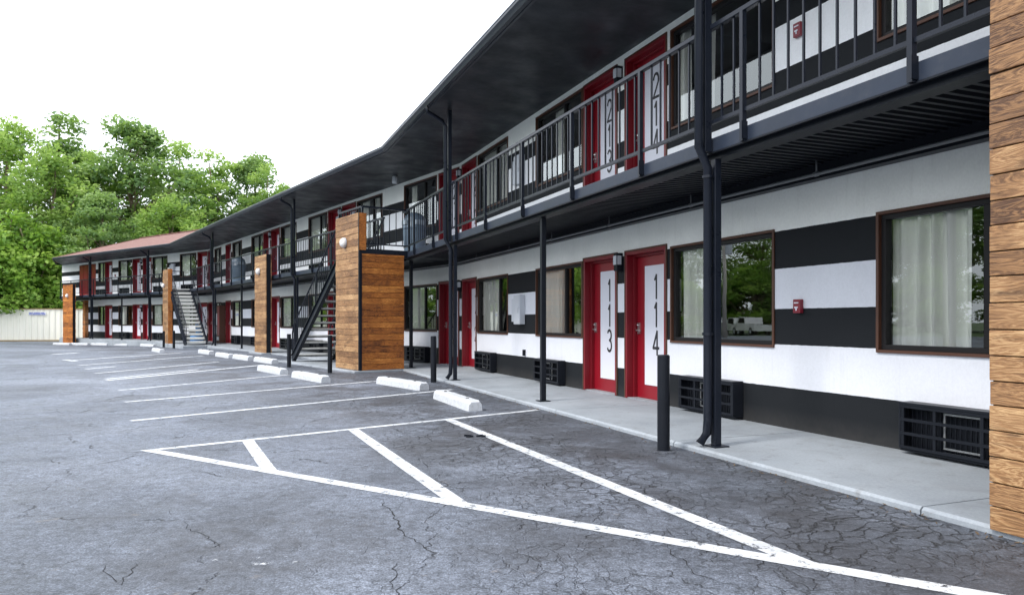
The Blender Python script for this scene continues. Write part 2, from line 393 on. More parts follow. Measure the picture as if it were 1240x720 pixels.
# ------------------------------------------------------------------ mesh helpers
class MB:
    def __init__(self, origin=None, ux=None, uy=None):
        self.v, self.f, self.t = [], [], []
        self.mat = None
        if origin is not None:
            self.mat = (Vector(origin), Vector(ux), Vector(uy))
        self.tone = (0.5, 0.5)
    def tr(self, p):
        if self.mat is None: return tuple(p)
        o, a, b = self.mat
        q = o + a * p[0] + b * p[1]
        return (q.x, q.y, q.z + p[2])
    def poly(self, pts):
        n = len(self.v); self.v += [self.tr(p) for p in pts]; self.f.append(tuple(range(n, n + len(pts)))); self.t.append(self.tone)
    def box(self, x0, x1, y0, y1, z0, z1):
        if x0 > x1: x0, x1 = x1, x0
        if y0 > y1: y0, y1 = y1, y0
        n = len(self.v)
        self.v += [self.tr(p) for p in ((x0, y0, z0), (x1, y0, z0), (x1, y1, z0), (x0, y1, z0), (x0, y0, z1), (x1, y0, z1), (x1, y1, z1), (x0, y1, z1))]
        for q in ((0, 3, 2, 1), (4, 5, 6, 7), (0, 1, 5, 4), (1, 2, 6, 5), (2, 3, 7, 6), (3, 0, 4, 7)):
            self.f.append(tuple(n + k for k in q)); self.t.append(self.tone)
    def bar(self, a, b, w, h, up=(0, 0, 1)):
        """rectangular bar from a to b, in this MB's coordinates"""
        a, b = Vector(a), Vector(b); d = (b - a).normalized(); up = Vector(up)
        if abs(d.dot(up)) > 0.99: up = Vector((0, 1, 0))
        s = d.cross(up).normalized(); t = s.cross(d).normalized()
        n = len(self.v)
        for c in (a, b):
            for i, j in ((-1, -1), (1, -1), (1, 1), (-1, 1)):
                self.v.append(self.tr(c + s * (w / 2 * i) + t * (h / 2 * j)))
        for q in ((0, 1, 2, 3), (7, 6, 5, 4), (0, 4, 5, 1), (1, 5, 6, 2), (2, 6, 7, 3), (3, 7, 4, 0)):
            self.f.append(tuple(n + k for k in q)); self.t.append(self.tone)
    def tube(self, pts, r, seg=10, caps=True):
        pts = [Vector(p) for p in pts]
        if not isinstance(r, (list, tuple)): r = [r] * len(pts)
        n0 = len(self.v)
        for k, p in enumerate(pts):
            d = (pts[min(k + 1, len(pts) - 1)] - pts[max(k - 1, 0)]).normalized()
            up = Vector((0, 0, 1)) if abs(d.z) < 0.9 else Vector((1, 0, 0))
            s = d.cross(up).normalized(); t = s.cross(d).normalized()
            for j in range(seg):
                a = 2 * math.pi * j / seg
                self.v.append(self.tr(p + s * (math.cos(a) * r[k]) + t * (math.sin(a) * r[k])))
        for k in range(len(pts) - 1):
            for j in range(seg):
                a, b = n0 + k * seg + j, n0 + k * seg + (j + 1) % seg
                self.f.append((a, b, b + seg, a + seg)); self.t.append(self.tone)
        if caps:
            self.f.append(tuple(n0 + j for j in reversed(range(seg)))); self.t.append(self.tone)
            self.f.append(tuple(n0 + (len(pts) - 1) * seg + j for j in range(seg))); self.t.append(self.tone)
    def lathe(self, prof, c=(0, 0, 0), seg=20):
        n0 = len(self.v)
        for r, z in prof:
            for j in range(seg):
                a = 2 * math.pi * j / seg
                self.v.append(self.tr((c[0] + r * math.cos(a), c[1] + r * math.sin(a), c[2] + z)))
        for k in range(len(prof) - 1):
            for j in range(seg):
                a, b = n0 + k * seg + j, n0 + k * seg + (j + 1) % seg
                self.f.append((a, b, b + seg, a + seg)); self.t.append(self.tone)
    def build(self, name, mat, parent=None, bevel=0.0, smooth=False):
        me = bpy.data.meshes.new(name); me.from_pydata(self.v, [], self.f); me.update()
        ca = me.color_attributes.new('tone', 'FLOAT_COLOR', 'CORNER')
        buf = []
        for fc, t in zip(self.f, self.t): buf += [t[0], t[1], 0.0, 1.0] * len(fc)
        ca.data.foreach_set('color', buf)
        me.materials.append(MAT[mat] if isinstance(mat, str) else mat)
        if smooth: me.polygons.foreach_set('use_smooth', [True] * len(me.polygons))
        o = bpy.data.objects.new(name, me); COL.objects.link(o)
        if parent is not None: o.parent = parent
        if bevel:
            bv = o.modifiers.new('bevel', 'BEVEL'); bv.width = bevel; bv.segments = 2; bv.limit_method = 'ANGLE'
        return o

def thing(name, label, cat, loc=(0, 0, 0), rz=0.0, group=None):
    o = bpy.data.objects.new(name, None); COL.objects.link(o); o.empty_display_size = 0.2
    o.location = loc; o.rotation_euler = (0, 0, rz); o['label'] = label; o['category'] = cat
    if group: o['group'] = group
    return o
def tag(o, label, cat, group=None):
    o['label'] = label; o['category'] = cat
    if group: o['group'] = group
    return o
def struct(o):
    o['kind'] = 'structure'; return o
def copy_tree(o, parent=None):
    c = o.copy(); COL.objects.link(c)
    if parent is not None: c.parent = parent
    for ch in list(o.children): copy_tree(ch, c)
    return c
def RZ(i): return math.atan2(U[i].y, U[i].x)
ORD = ['first', 'second', 'third', 'fourth', 'fifth', 'sixth', 'seventh', 'eighth', 'ninth', 'tenth', 'eleventh', 'twelfth', 'thirteenth', 'fourteenth', 'fifteenth', 'sixteenth']

# ------------------------------------------------------------------ ground
def grid_sheet(name, x0, x1, y0, y1, nx, ny, mat, dz=0.0, flat=False):
    b = MB()
    for j in range(ny + 1):
        y = y0 + (y1 - y0) * j / ny
        for i in range(nx + 1):
            b.v.append((x0 + (x1 - x0) * i / nx, y, (gz(y) if not flat else 0) + dz))
    for j in range(ny):
        for i in range(nx):
            a = j * (nx + 1) + i
            b.f.append((a, a + 1, a + nx + 2, a + nx + 1)); b.t.append((0.5, 0.5))
    return struct(b.build(name, mat))
grid_sheet('ground', -600, 600, -400, 700, 2, 250, 'grass', -0.012)
grid_sheet('parking_lot', -52, 30, -30, 60, 2, 90, 'asphalt', 0.0)

# painted lines: (x0,y0,x1,y1,width)
def paint(a, b, w, name='parking_line', mat='line'):
    pa, pb = lot(*a), lot(*b)
    d = (pb - pa); L = d.length; d.normalize(); n = Vector((-d.y, d.x, 0)).normalized() * (w / 2)
    m = MB(); k = max(2, int(L / 0.5))
    for j in range(k):
        q0, q1 = pa + d * (L * j / k), pa + d * (L * (j + 1) / k)
        e = 0.002 if mat == 'oldline' else 0.0035
        m.poly([(q0.x - n.x, q0.y - n.y, gz(q0.y) + e), (q1.x - n.x, q1.y - n.y, gz(q1.y) + e), (q1.x + n.x, q1.y + n.y, gz(q1.y) + e), (q0.x + n.x, q0.y + n.y, gz(q0.y) + e)])
    return struct(m.build(name, mat))
def paint_hatch():
    """the near hatched bay: two outlines meeting in a point and three bars butted between them"""
    A = lot(181, 545); B = lot(920, 662); C = lot(1240, 719); Dp = lot(652, 496)
    far = C + (C - B).normalized() * 3
    def line(p, q, off):
        d = (q - p); d.z = 0; d.normalize(); n = Vector((-d.y, d.x, 0)); return (p + n * off, d)
    def meet(l1, l2):
        (p, d), (q, e) = l1, l2
        t = ((q.x - p.x) * e.y - (q.y - p.y) * e.x) / (d.x * e.y - d.y * e.x)
        v = p + d * t; return Vector((v.x, v.y, 0))
    def fill(a0, a1, b0, b1, z=0.003):
        m = MB(); k = 10
        for j in range(k):
            q = [a0.lerp(a1, j / k), a0.lerp(a1, (j + 1) / k), b0.lerp(b1, (j + 1) / k), b0.lerp(b1, j / k)]
            m.poly([(v.x, v.y, z) for v in q])
        struct(m.build('parking_line', 'line'))
    def sided(l, p, q, inside):   # edge of the line at offset +-w, on the side of `inside`
        return l
    wl, wu = 0.056, 0.045
    lo_in, lo_out = line(A, far, wl), line(A, far, -wl)
    up_in, up_out = line(A, Dp, -wu), line(A, Dp, wu)
    tip = meet(lo_out, up_out)
    fill(tip, far + (lo_out[0] - A), meet(lo_in, up_in), far + (lo_in[0] - A))
    fill(meet(lo_in, up_in) , Dp + (up_in[0] - A), tip, Dp + (up_out[0] - A), 0.003)
    for a, b, w in (((545, 508.5), (922, 661), 0.058), ((428, 520), (545, 602), 0.058), ((300, 533), (325, 568), 0.055)):
        p, q = lot(*a), lot(*b)
        e1, e2 = line(p, q, w), line(p, q, -w)
        g = lambda v, d: v + d * 0.004
        fill(meet(e1, up_in), meet(e1, lo_in), meet(e2, up_in), meet(e2, lo_in))
paint_hatch()
for a, b, w in [((158, 509.5), (548, 471.5), 0.10), ((151, 486.7), (460, 461), 0.10), ((144, 472.5), (350, 453.5), 0.10),
                ((128, 460.5), (318, 441.8), 0.16), ((127.5, 458.8), (240, 447.2), 0.12), ((115, 452), (265, 438), 0.11), ((104, 446.8), (140, 443.6), 0.13),
                ((95, 442.4), (246, 430.6), 0.12), ((81, 436.5), (220, 427), 0.16), ((79, 435.4), (91, 437.2), 0.2), ((64, 428.8), (95, 427), 0.25), ((62, 424.4), (178, 421), 0.14)]:
    paint(a, b, w)
# short stubs of old paint on the near lot
paint((255, 680), (371, 677), 0.13, mat='oldline'); paint((525, 642.5), (551, 641.5), 0.02, mat='oldline')

# meandering open cracks
def crack(pts, w=0.012, seed=1):
    w *= 0.6
    rnd = random.Random(seed); P3 = [lot(*p) for p in pts]; out = []
    for a, b in zip(P3[:-1], P3[1:]):
        k = max(3, int((b - a).length / 0.035))
        for j in range(k):
            q = a.lerp(b, j / k); out.append(q)
    m = MB(); z = 0.0022
    off = Vector((0, 0, 0)); pp = []
    for i, q in enumerate(out):
        off = off * 0.8 + Vector((rnd.uniform(-1, 1), rnd.uniform(-1, 1), 0)) * 0.019
        pp.append(q + off)
    for i in range(len(pp) - 1):
        d = (pp[i + 1] - pp[i]); d.z = 0
        if d.length < 1e-4: continue
        n = Vector((-d.y, d.x, 0)).normalized()
        t = math.sin(math.pi * (i + 1) / len(pp)) ** 0.5
        wa = w * t * rnd.uniform(0.35, 1.0)
        a, b = pp[i], pp[i + 1]
        m.poly([(a.x - n.x * wa, a.y - n.y * wa, z), (b.x - n.x * wa, b.y - n.y * wa, z), (b.x + n.x * wa * .7, b.y + n.y * wa * .7, z), (a.x + n.x * wa * .7, a.y + n.y * wa * .7, z)])
    return struct(m.build('asphalt_crack', 'crackfill'))
crack([(466, 605), (480, 640), (508, 669)], 0.011, 3)
crack([(470, 602), (560, 590), (600, 580)], 0.004, 5)
crack([(484, 680), (478, 700), (470, 718)], 0.006, 4)
crack([(225, 630), (255, 650), (277, 662)], 0.006, 7)
crack([(128, 686), (137, 698), (147, 708)], 0.008, 8)
crack([(148, 708), (163, 692), (172, 676)], 0.006, 9)
crack([(231, 569), (250, 572), (272, 579)], 0.010, 10)
crack([(800, 655), (840, 690), (900, 715)], 0.006, 11)
crack([(345, 605), (420, 600), (470, 603)], 0.003, 12)

# concrete walkway with slab joints
def strip_prism(o0, o1, z0, z1, s0=S_NEAR, s3=S_FAR, mb=None):
    A, B = PL(o0, s0, s3), PL(o1, s0, s3)
    m = mb or MB()
    n = len(m.v)
    for k in range(4):
        for p, z in ((A[k], z0), (B[k], z0), (B[k], z1), (A[k], z1)):
            m.v.append((p.x, p.y, z))
    for k in range(3):
        a = n + 4 * k; b = a + 4
        for q in ((a, b, b + 1, a + 1), (a + 1, b + 1, b + 2, a + 2), (a + 2, b + 2, b + 3, a + 3), (a + 3, b + 3, b, a)):
            m.f.append(q); m.t.append((0.5, 0.5))
    m.f.append((n, n + 1, n + 2, n + 3)); m.t.append((0.5, 0.5))
    m.f.append((n + 15, n + 14, n + 13, n + 12)); m.t.append((0.5, 0.5))
    return m
def walkway():
    m = MB()
    OW = 1.57; joint = 0.006
    def slab(i, s0, s1, q0=None, q1=None):
        a, b = P(i, s0 + joint, 0.0), P(i, s1 - joint, 0.0); c, d = P(i, s1 - joint, OW), P(i, s0 + joint, OW)
        if q0 is not None: d = q0
        if q1 is not None: c = q1
        r = 0.018
        din = (a - d).normalized() * r; cin = (b - c).normalized() * r
        n = len(m.v)
        for p, z in ((a, -.5), (b, -.5), (c, -.5), (d, -.5), (a, WK), (b, WK), (c + cin, WK), (d + din, WK), (c, WK - r), (d, WK - r)):
            m.v.append((p.x, p.y, z))
        for q in ((4, 5, 6, 7), (7, 6, 8, 9), (9, 8, 2, 3), (0, 1, 5, 4), (0, 4, 7, 9, 3), (1, 2, 8, 6, 5)):
            m.f.append(tuple(n + k for k in q)); m.t.append((0.5, 0.5))
    k12 = miter(0, 1, K12, OW); k23 = miter(1, 2, K23, OW)
    s = S_NEAR
    while s < -2.9: slab(0, s, s + 2.6); s += 2.6
    slab(0, s, 0, q1=k12)
    slab(1, 0, 3.0, q0=k12)
    s = 3.0
    while s < 23: slab(1, s, s + 3.0); s += 3.0
    slab(1, s, 26.76, q1=k23)
    slab(2, 0, 3.0, q0=k23); s = 3.0
    while s < 12: slab(2, s, s + 3.0); s += 3.0
    slab(2, s, 18.7, q1=P(2, 15.1, OW))
    # bed below the joints
    strip_prism(-0.1, OW - 0.03, -0.5, WK - 0.012, mb=m)
    return struct(m.build('walkway', 'concrete'))
walkway()
def pad(i, s0, s1, o0, o1, name='stair_pad'):
    m = MB(ORG[i], U[i], M[i]); m.box(s0, s1, o0, o1, -0.5, WK - 0.003)
    return struct(m.build(name, 'concrete', bevel=0.015))
pad(1, -0.25, 5.3, 1.572, 2.88); pad(1, 19.8, 25.6, 1.572, 2.6)
pad(1, 10.2, 11.8, 1.572, 1.9)

# ------------------------------------------------------------------ the motel
motel = thing('motel_building', 'long two-storey motel with black and white striped walls, red doors and dark eaves', 'building', loc=(0, 0, 0))

# s-intervals (metres along each wing) of doors and windows, same on both floors
DOORS = [[(-1.28, -0.21), (-7.79, -6.72), (-9.10, -8.05), (-15.75, -14.62), (-17.0, -15.9)],
         [(0.04, 1.04), (6.47, 7.58), (7.76, 8.86), (14.25, 15.35), (15.5, 16.48), (21.9, 22.92), (25.66, 26.70)],
         [(0.06, 1.05), (6.17, 7.21), (7.45, 8.47), (11.19, 12.15)]]
WINS = [[(-3.29, -1.39), (-6.66, -4.77), (-11.14, -9.22), (-14.38, -12.48), (-19.0, -17.12), (-21.8, -20.2)],
        [(1.17, 3.03), (4.49, 6.36), (8.97, 10.83), (12.2, 14.1), (16.6, 18.3), (19.93, 21.6), (23.85, 25.25)],
        [(1.2, 2.91), (4.33, 6.05), (8.57, 10.32), (12.2, 13.1)]]
NUMS = [['12', '13', '14', '15', '16'], ['11', '10', '09', '08', '07', '06', '05'], ['04', '03', '02', '01']]
Z_WIN = [(0.845 + WK, 2.075 + WK), (3.62 + WK, 4.9 + WK)]
Z_DOOR = [(WK, 2.115 + WK), (DECK, 4.91 + WK)]

def wall_grid(i, s0, s1, z0, z1, holes, o=0.0, depth=0.16):
    m = MB(ORG[i], U[i], M[i])
    xs = sorted({s0, s1, *[h[0] for h in holes], *[h[1] for h in holes]})
    zs = sorted({z0, z1, *[h[2] for h in holes], *[h[3] for h in holes]})
    for a, b in zip(xs[:-1], xs[1:]):
        for c, d in zip(zs[:-1], zs[1:]):
            mx, mz = (a + b) / 2, (c + d) / 2
            if any(h[0] < mx < h[1] and h[2] < mz < h[3] for h in holes): continue
            m.poly([(a, o, c), (a, o, d), (b, o, d), (b, o, c)])
    for x0, x1, c, d in holes:
        m.poly([(x0, o, c), (x0, o, d), (x0, o - depth, d), (x0, o - depth, c)])
        m.poly([(x1, o, c), (x1, o - depth, c), (x1, o - depth, d), (x1, o, d)])
        m.poly([(x0, o, d), (x1, o, d), (x1, o - depth, d), (x0, o - depth, d)])
        m.poly([(x0, o, c), (x0, o - depth, c), (x1, o - depth, c), (x1, o, c)])
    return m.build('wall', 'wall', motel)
RANGE = [(S_NEAR, 0.0), (0.0, 26.76), (0.0, S_FAR)]
for i in range(3):
    for fl in range(2):
        s0, s1 = RANGE[i]
        if i == 2 and fl == 0: s1 = S_LOW
        holes = []
        for a, b in DOORS[i]: holes.append((a, b, Z_DOOR[fl][0] + 0.001, Z_DOOR[fl][1]))
        for a, b in WINS[i]: holes.append((a, b, *Z_WIN[fl]))
        if i == 2 and fl == 1: holes.append((13.5, 16.0, DECK + 0.001, 4.9 + WK))
        z0, z1 = (-0.4, DECK - 0.15) if fl == 0 else (DECK - 0.15, WTOP)
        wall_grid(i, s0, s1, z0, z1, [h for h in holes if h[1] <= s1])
# end wall, back wall and rooms
m = MB(ORG[2], U[2], M[2])
m.box(S_FAR - 0.16, S_FAR, -7.4, -0.002, DECK - 0.15, WTOP); m.box(S_LOW - 0.16, S_LOW, -7.4, -0.002, -0.4, DECK - 0.15)
m.build('end_wall', 'wall', motel)
m = MB()
for o0, o1, z0, z1 in ((-7.5, -7.3, -0.4, WTOP),):
    strip_prism(o0, o1, z0, z1, mb=m)
m.build('back_wall', 'wall', motel)
m = MB()
for z0 in (WK, DECK):
    strip_prism(-4.1, -4.0, z0, z0 + 2.4, s3=S_LOW - .2, mb=m)
    strip_prism(-7.3, -0.17, z0 - 0.06, z0 - 0.003, s3=S_LOW - .2 if z0 < 1 else S_FAR, mb=m)
strip_prism(-7.3, -0.17, WTOP - 0.03, WTOP - 0.003, mb=m)
for i in range(3):
    q = MB(ORG[i], U[i], M[i])
    w = WINS[i]
    for a, b in w:
        for e in (a - 0.09, b + 0.06):
            q.box(e, e + 0.03, -4.0, -0.17, WK, 2.4 + WK); q.box(e, e + 0.03, -4.0, -0.17, DECK, WTOP - .03)
    base = len(m.v); m.v += q.v; m.f += [tuple(base + k for k in f) for f in q.f]; m.t += q.t
m.build('room_partition', 'room', motel)
# passage ceiling side panel below the upper end
# wide red panel on the upper far end
m = MB(ORG[2], U[2], M[2]); m.box(13.55, 15.95, -0.05, -0.012, DECK + 0.003, 4.85 + WK)
rp = m.build('red_panel', 'red', motel)
m = MB(ORG[2], U[2], M[2])
for k in range(1, 4): m.box(13.55 + k * 0.6 - .01, 13.55 + k * 0.6 + .01, -0.012, -0.002, DECK + 0.02, 4.84 + WK)
m.build('panel_batten', 'darkred', rp)

# door
def arc(cx_, cy_, rx, ry, a0, a1, n=14):
    return [(cx_ + rx * math.cos(rad(a0 + (a1 - a0) * k / n)), cy_ + ry * math.sin(rad(a0 + (a1 - a0) * k / n))) for k in range(n + 1)]
STROKES = {   # light geometric numerals, unit cell 0.56 wide and 1 high
    '0': [arc(0, .5, .27, .5, 0, 360, 28)],
    '1': [[(-.13, .80), (.03, 1.0), (.03, 0)]],
    '2': [arc(0, .74, .24, .26, 170, -35, 16) + [(-.26, .0), (.27, .0)]],
    '3': [arc(-.02, .76, .22, .24, 150, -90, 16), arc(-.02, .26, .25, .26, 90, -150, 18)],
    '4': [[(.10, 0), (.10, 1.0), (-.28, .28), (.28, .28)]],
    '5': [[(.22, 1.0), (-.18, 1.0), (-.22, .58)] + arc(-.02, .31, .26, .31, 120, -145, 18)],
    '6': [[(.16, 1.0), (-.20, .48)] + arc(0, .29, .25, .29, 140, 500, 26)],
    '7': [[(-.26, 1.0), (.26, 1.0), (-.08, 0)]],
    '8': [arc(0, .77, .20, .23, -90, 270, 24), arc(0, .27, .25, .27, 90, 450, 24)],
    '9': [[(-.16, 0), (.20, .52)] + arc(0, .71, .25, .29, -40, 320, 26)],
}
def text_mesh(ch, size, sx):
    m = MB(); w = 0.019
    for path in STROKES[ch]:
        pts = [Vector((x * size * sx, y * size, 0)) for x, y in path]
        if ch == '4': pts = [pts[0], pts[1], pts[2], pts[3]]
        for k in range(len(pts) - 1):
            d = (pts[k + 1] - pts[k]).normalized(); n = Vector((-d.y, d.x, 0)); e = d * (w * .55)
            p, q = pts[k] - e, pts[k + 1] + e; zz = 0.0003 * (k % 7) + 0.0005
            m.poly([(p.x - n.x * w, p.y - n.y * w, zz), (q.x - n.x * w, q.y - n.y * w, zz), (q.x + n.x * w, q.y + n.y * w, zz), (p.x + n.x * w, p.y + n.y * w, zz)])
    o = m.build('digit', 'ink'); me = o.data; bpy.data.objects.remove(o)
    return me
DIG = {}
def digit(ch):
    if ch not in DIG: DIG[ch] = text_mesh(ch, 0.325, 0.80)
    return DIG[ch]

def make_door(i, a, b, fl, num):
    z0, z1 = Z_DOOR[fl]
    m = MB(ORG[i], U[i], M[i])
    d = 0.15
    m.box(a + 0.045, b - 0.045, -d - 0.045, -d, z0 + 0.012, z1 - 0.05)
    door = m.build('door', 'red', motel, bevel=0.004)
    m = MB(ORG[i], U[i], M[i])
    # brown outer edge, red jamb lining and stop
    m.box(a + 0.002, a + 0.045, -0.155, 0.012, z0 + .004, z1 - 0.003); m.box(b - 0.045, b - 0.002, -0.155, 0.012, z0 + .004, z1 - 0.003)
    m.box(a + 0.045, b - 0.045, -0.155, 0.012, z1 - 0.05, z1 - 0.003)
    m.box(a + 0.045, a + 0.075, -0.148, -0.09, z0 + .004, z1 - 0.05); m.box(b - 0.075, b - 0.045, -0.148, -0.09, z0 + .004, z1 - 0.05)
    m.box(a + 0.075, b - 0.075, -0.148, -0.09, z1 - 0.08, z1 - 0.05)
    m.build('door_frame', 'darkred', door, bevel=0.003)
    m = MB(ORG[i], U[i], M[i])
    m.box(a - 0.022, a + 0.002, -0.002, 0.016, z0 + .004, z1 + 0.02); m.box(b - 0.002, b + 0.022, -0.002, 0.016, z0 + .004, z1 + 0.02)
    m.box(a + 0.002, b - 0.002, -0.002, 0.016, z1 - 0.003, z1 + 0.02)
    m.build('door_trim', 'trim', door)
    m = MB(ORG[i], U[i], M[i])
    c = (a + b) / 2 - 0.055; w = 0.295
    m.box(c - w, c + w, -d + 0.001, -d + 0.008, z0 + 0.21, z1 - 0.22)
    m.build('sign_panel', 'sign', door)
    # threshold
    m = MB(ORG[i], U[i], M[i]); m.box(a + 0.045, b - 0.045, -0.15, 0.0, z0 - 0.02, z0 + 0.012); m.build('threshold', 'concrete', door)
    # lever handle at the viewer's left of the slab
    hx = b - 0.12
    m = MB(ORG[i], U[i], M[i])
    m.box(hx - 0.025, hx + 0.025, -d, -d + 0.014, z0 + 0.93, z0 + 1.09)
    m.tube([(hx, -d + 0.01, z0 + 0.98), (hx, -d + 0.055, z0 + 0.98)], 0.012, 8)
    m.tube([(hx, -d + 0.05, z0 + 0.98), (hx - 0.10, -d + 0.05, z0 + 0.975)], 0.010, 8)
    m.lathe([(0.0, 0.012), (0.02, 0.012), (0.02, 0)], (hx, -d + 0.02, z0 + 1.05), 10)
    m.build('handle', 'chrome', door)
    full = ('1' if fl == 0 else '2') + num
    for k, ch in enumerate(full):
        o = bpy.data.objects.new('door_number', digit(ch)); COL.objects.link(o)
        X = -U[i]; Zv = M[i]; Yv = Vector((0, 0, 1))
        pt = P(i, c, -d + 0.0095, z1 - 0.685 - k * 0.392)
        o.matrix_world = Matrix(((X.x, Yv.x, Zv.x, pt.x), (X.y, Yv.y, Zv.y, pt.y), (X.z, Yv.z, Zv.z, pt.z), (0, 0, 0, 1)))
        o.parent = door
for i in range(3):
    for (a, b), num in zip(DOORS[i], NUMS[i]):
        for fl in range(2): make_door(i, a, b, fl, num)

# windows: mull = position of the centre bar from viewer-left, curtains = list of (from,to) fractions from viewer-left
def curtain_mesh(i, x_left, x_right, z0, z1, rnd, o=-0.135):
    """x_left > x_right in s; folds hang as a wavy sheet"""
    m = MB(ORG[i], U[i], M[i]); L = abs(x_left - x_right); n = max(10, int(L / 0.012))
    ph = rnd.uniform(0, 6); k1 = rnd.uniform(38, 48); k2 = rnd.uniform(11, 17)
    rows = 7
    base = len(m.v)
    for r in range(rows + 1):
        fz = r / rows; z = z0 + (z1 - z0) * fz
        for j in range(n + 1):
            t = j / n; s = x_left + (x_right - x_left) * t
            amp = 0.032 + 0.016 * math.sin(k2 * 0.4 * s + ph)
            y = o + amp * math.sin(k1 * s + ph + 1.2 * math.sin(k2 * s) + 0.4 * (1 - fz)) + 0.015 * math.sin(k2 * s + ph * 2)
            m.v.append(m.tr((s + 0.02 * (1 - fz) * math.sin(9 * s + ph), y, z)))
    for r in range(rows):
        for j in range(n):
            a = base + r * (n + 1) + j
            m.f.append((a, a + 1, a + n + 2, a + n + 1)); m.t.append((0.5, 0.5))
    return m
def make_window(i, a, b, fl, mull, curt, seed):
    rnd = random.Random(seed); z0, z1 = Z_WIN[fl]
    m = MB(ORG[i], U[i], M[i]); fw = 0.045
    o0, o1 = -0.09, -0.02
    m.box(a + .014, b - .014, o0, o1, z0 + .014, z0 + .014 + fw); m.box(a + .014, b - .014, o0, o1, z1 - fw - .014, z1 - .014)
    m.box(a + .014, a + .014 + fw, o0, o1, z0 + .014 + fw, z1 - fw - .014); m.box(b - fw - .014, b - .014, o0, o1, z0 + .014 + fw, z1 - fw - .014)
    xm = b - (b - a) * mull
    m.box(xm - 0.028, xm + 0.028, o0 + .005, o1 - .005, z0 + .014 + fw, z1 - fw - .014)
    wdw = m.build('window', 'winframe', motel, bevel=0.003)
    m = MB(ORG[i], U[i], M[i])
    e = 0.014
    m.box(a - .010, b + .010, -0.1, 0.020, z0 - .012, z0 + e); m.box(a - .014, b + .014, -0.1, 0.016, z1 - e, z1 + .014)
    m.box(a - .014, a + e, -0.1, 0.016, z0 + e, z1 - e); m.box(b - e, b + .014, -0.1, 0.016, z0 + e, z1 - e)
    m.build('window_trim', 'trim', wdw)
    m = MB(ORG[i], U[i], M[i])
    m.poly([(a + .05, -0.06, z0 + .05), (a + .05, -0.06, z1 - .05), (b - .05, -0.06, z1 - .05), (b - .05, -0.06, z0 + .05)])
    m.build('pane', 'glass', wdw)
    for c0, c1 in curt:
        xl, xr = b - (b - a) * c0, b - (b - a) * c1
        curtain_mesh(i, xl, xr, z0 - 0.05, z1 + 0.04, rnd).build('curtain', 'curtain', wdw, smooth=True)
CURT = {(0, 0, 0): (.7, [(0.02, .62)]), (0, 0, 1): (.63, [(0.02, .52)]), (0, 0, 2): (.40, [(0.02, .30), (.93, .99)]), (0, 0, 3): (.52, [(0.01, .43)]),
        (1, 0, 0): (.62, [(0.02, .5)]), (1, 0, 1): (.62, [(0.02, .85)]), (1, 0, 2): (.62, [(0.02, .45)]), (1, 0, 3): (.62, [(0, .97)]),
        (0, 1, 2): (.35, [(0.02, .10), (.30, .38), (.90, .99)]), (0, 1, 3): (.55, [(0.02, .9)]), (0, 1, 1): (.62, [(.30, .62)]), (0, 1, 0): (.62, [(.1, .97)]),
        (1, 1, 0): (.62, [(.12, .3)]), (1, 1, 1): (.62, [(.1, .35), (.55, .75)]), (1, 1, 2): (.6, [(0.02, .6)]), (1, 1, 3): (.6, [(.1, .8)])}
rnd = random.Random(5)
for i in range(3):
    for k, (a, b) in enumerate(WINS[i]):
        for fl in range(2):
            mu, cu = CURT.get((i, fl, k), (.6, [(0.02, rnd.choice([.5, .62, .7]))]))
            make_window(i, a, b, fl, mu, cu, i * 100 + k * 10 + fl)

# balcony deck, fascia, soffits, gutter, roof
OB = 1.44
m = MB(); strip_prism(0.003, OB - 0.055, DECK - 0.075, DECK, mb=m)
deck = m.build('balcony_deck', 'concrete', motel)
m = MB(); strip_prism(OB - 0.05, OB, DECK - 0.135, DECK - 0.012, mb=m); m.build('fascia_channel', 'fascia', deck, bevel=0.004)
m = MB(); strip_prism(OB - 0.21, OB - 0.053, DECK - 0.19, DECK - 0.078, mb=m); strip_prism(OB - 0.012, OB + 0.012, DECK - 0.150, DECK - 0.137, mb=m)
strip_prism(0.004, 0.12, 2.49 + WK, DECK - 0.077, mb=m)
m.build('edge_beam', 'black', deck)
# ribbed metal underside on the near wing, flat boards on the others
m = MB(ORG[0], U[0], M[0])
s = S_NEAR + 0.2; zt, zb = DECK - 0.078, DECK - 0.118
prof = []
while s < -0.3:
    prof += [(s, zt), (s + 0.035, zt), (s + 0.05, zb), (s + 0.085, zb)]; s += 0.10
for (a, za), (b, zb2) in zip(prof[:-1], prof[1:]):
    m.poly([(a, 0.12, za), (a, OB - 0.215, za), (b, OB - 0.215, zb2), (b, 0.12, zb2)])
m.build('ribbed_soffit', 'black', deck)
m = MB(); strip_prism(0.121, OB - 0.212, DECK - 0.10, DECK - 0.08, s0=-0.3, mb=m); m.build('deck_soffit', 'soffit', deck)
# pipe along the wall under the deck
m = MB()
pp = [v.copy() for v in PL(0.25)]
m.tube([(v.x, v.y, 2.50 + WK) for v in pp], 0.017, 8)
for s in range(-20, -1, 2):
    q = P(0, s, 0.25, 2.50 + WK); m.tube([q - U[0] * 0.02, q + U[0] * 0.02], 0.024, 8)
    m.bar(q, (q.x, q.y, DECK - 0.08), 0.01, 0.02)
m.build('pipe', 'pipe', motel, smooth=True)

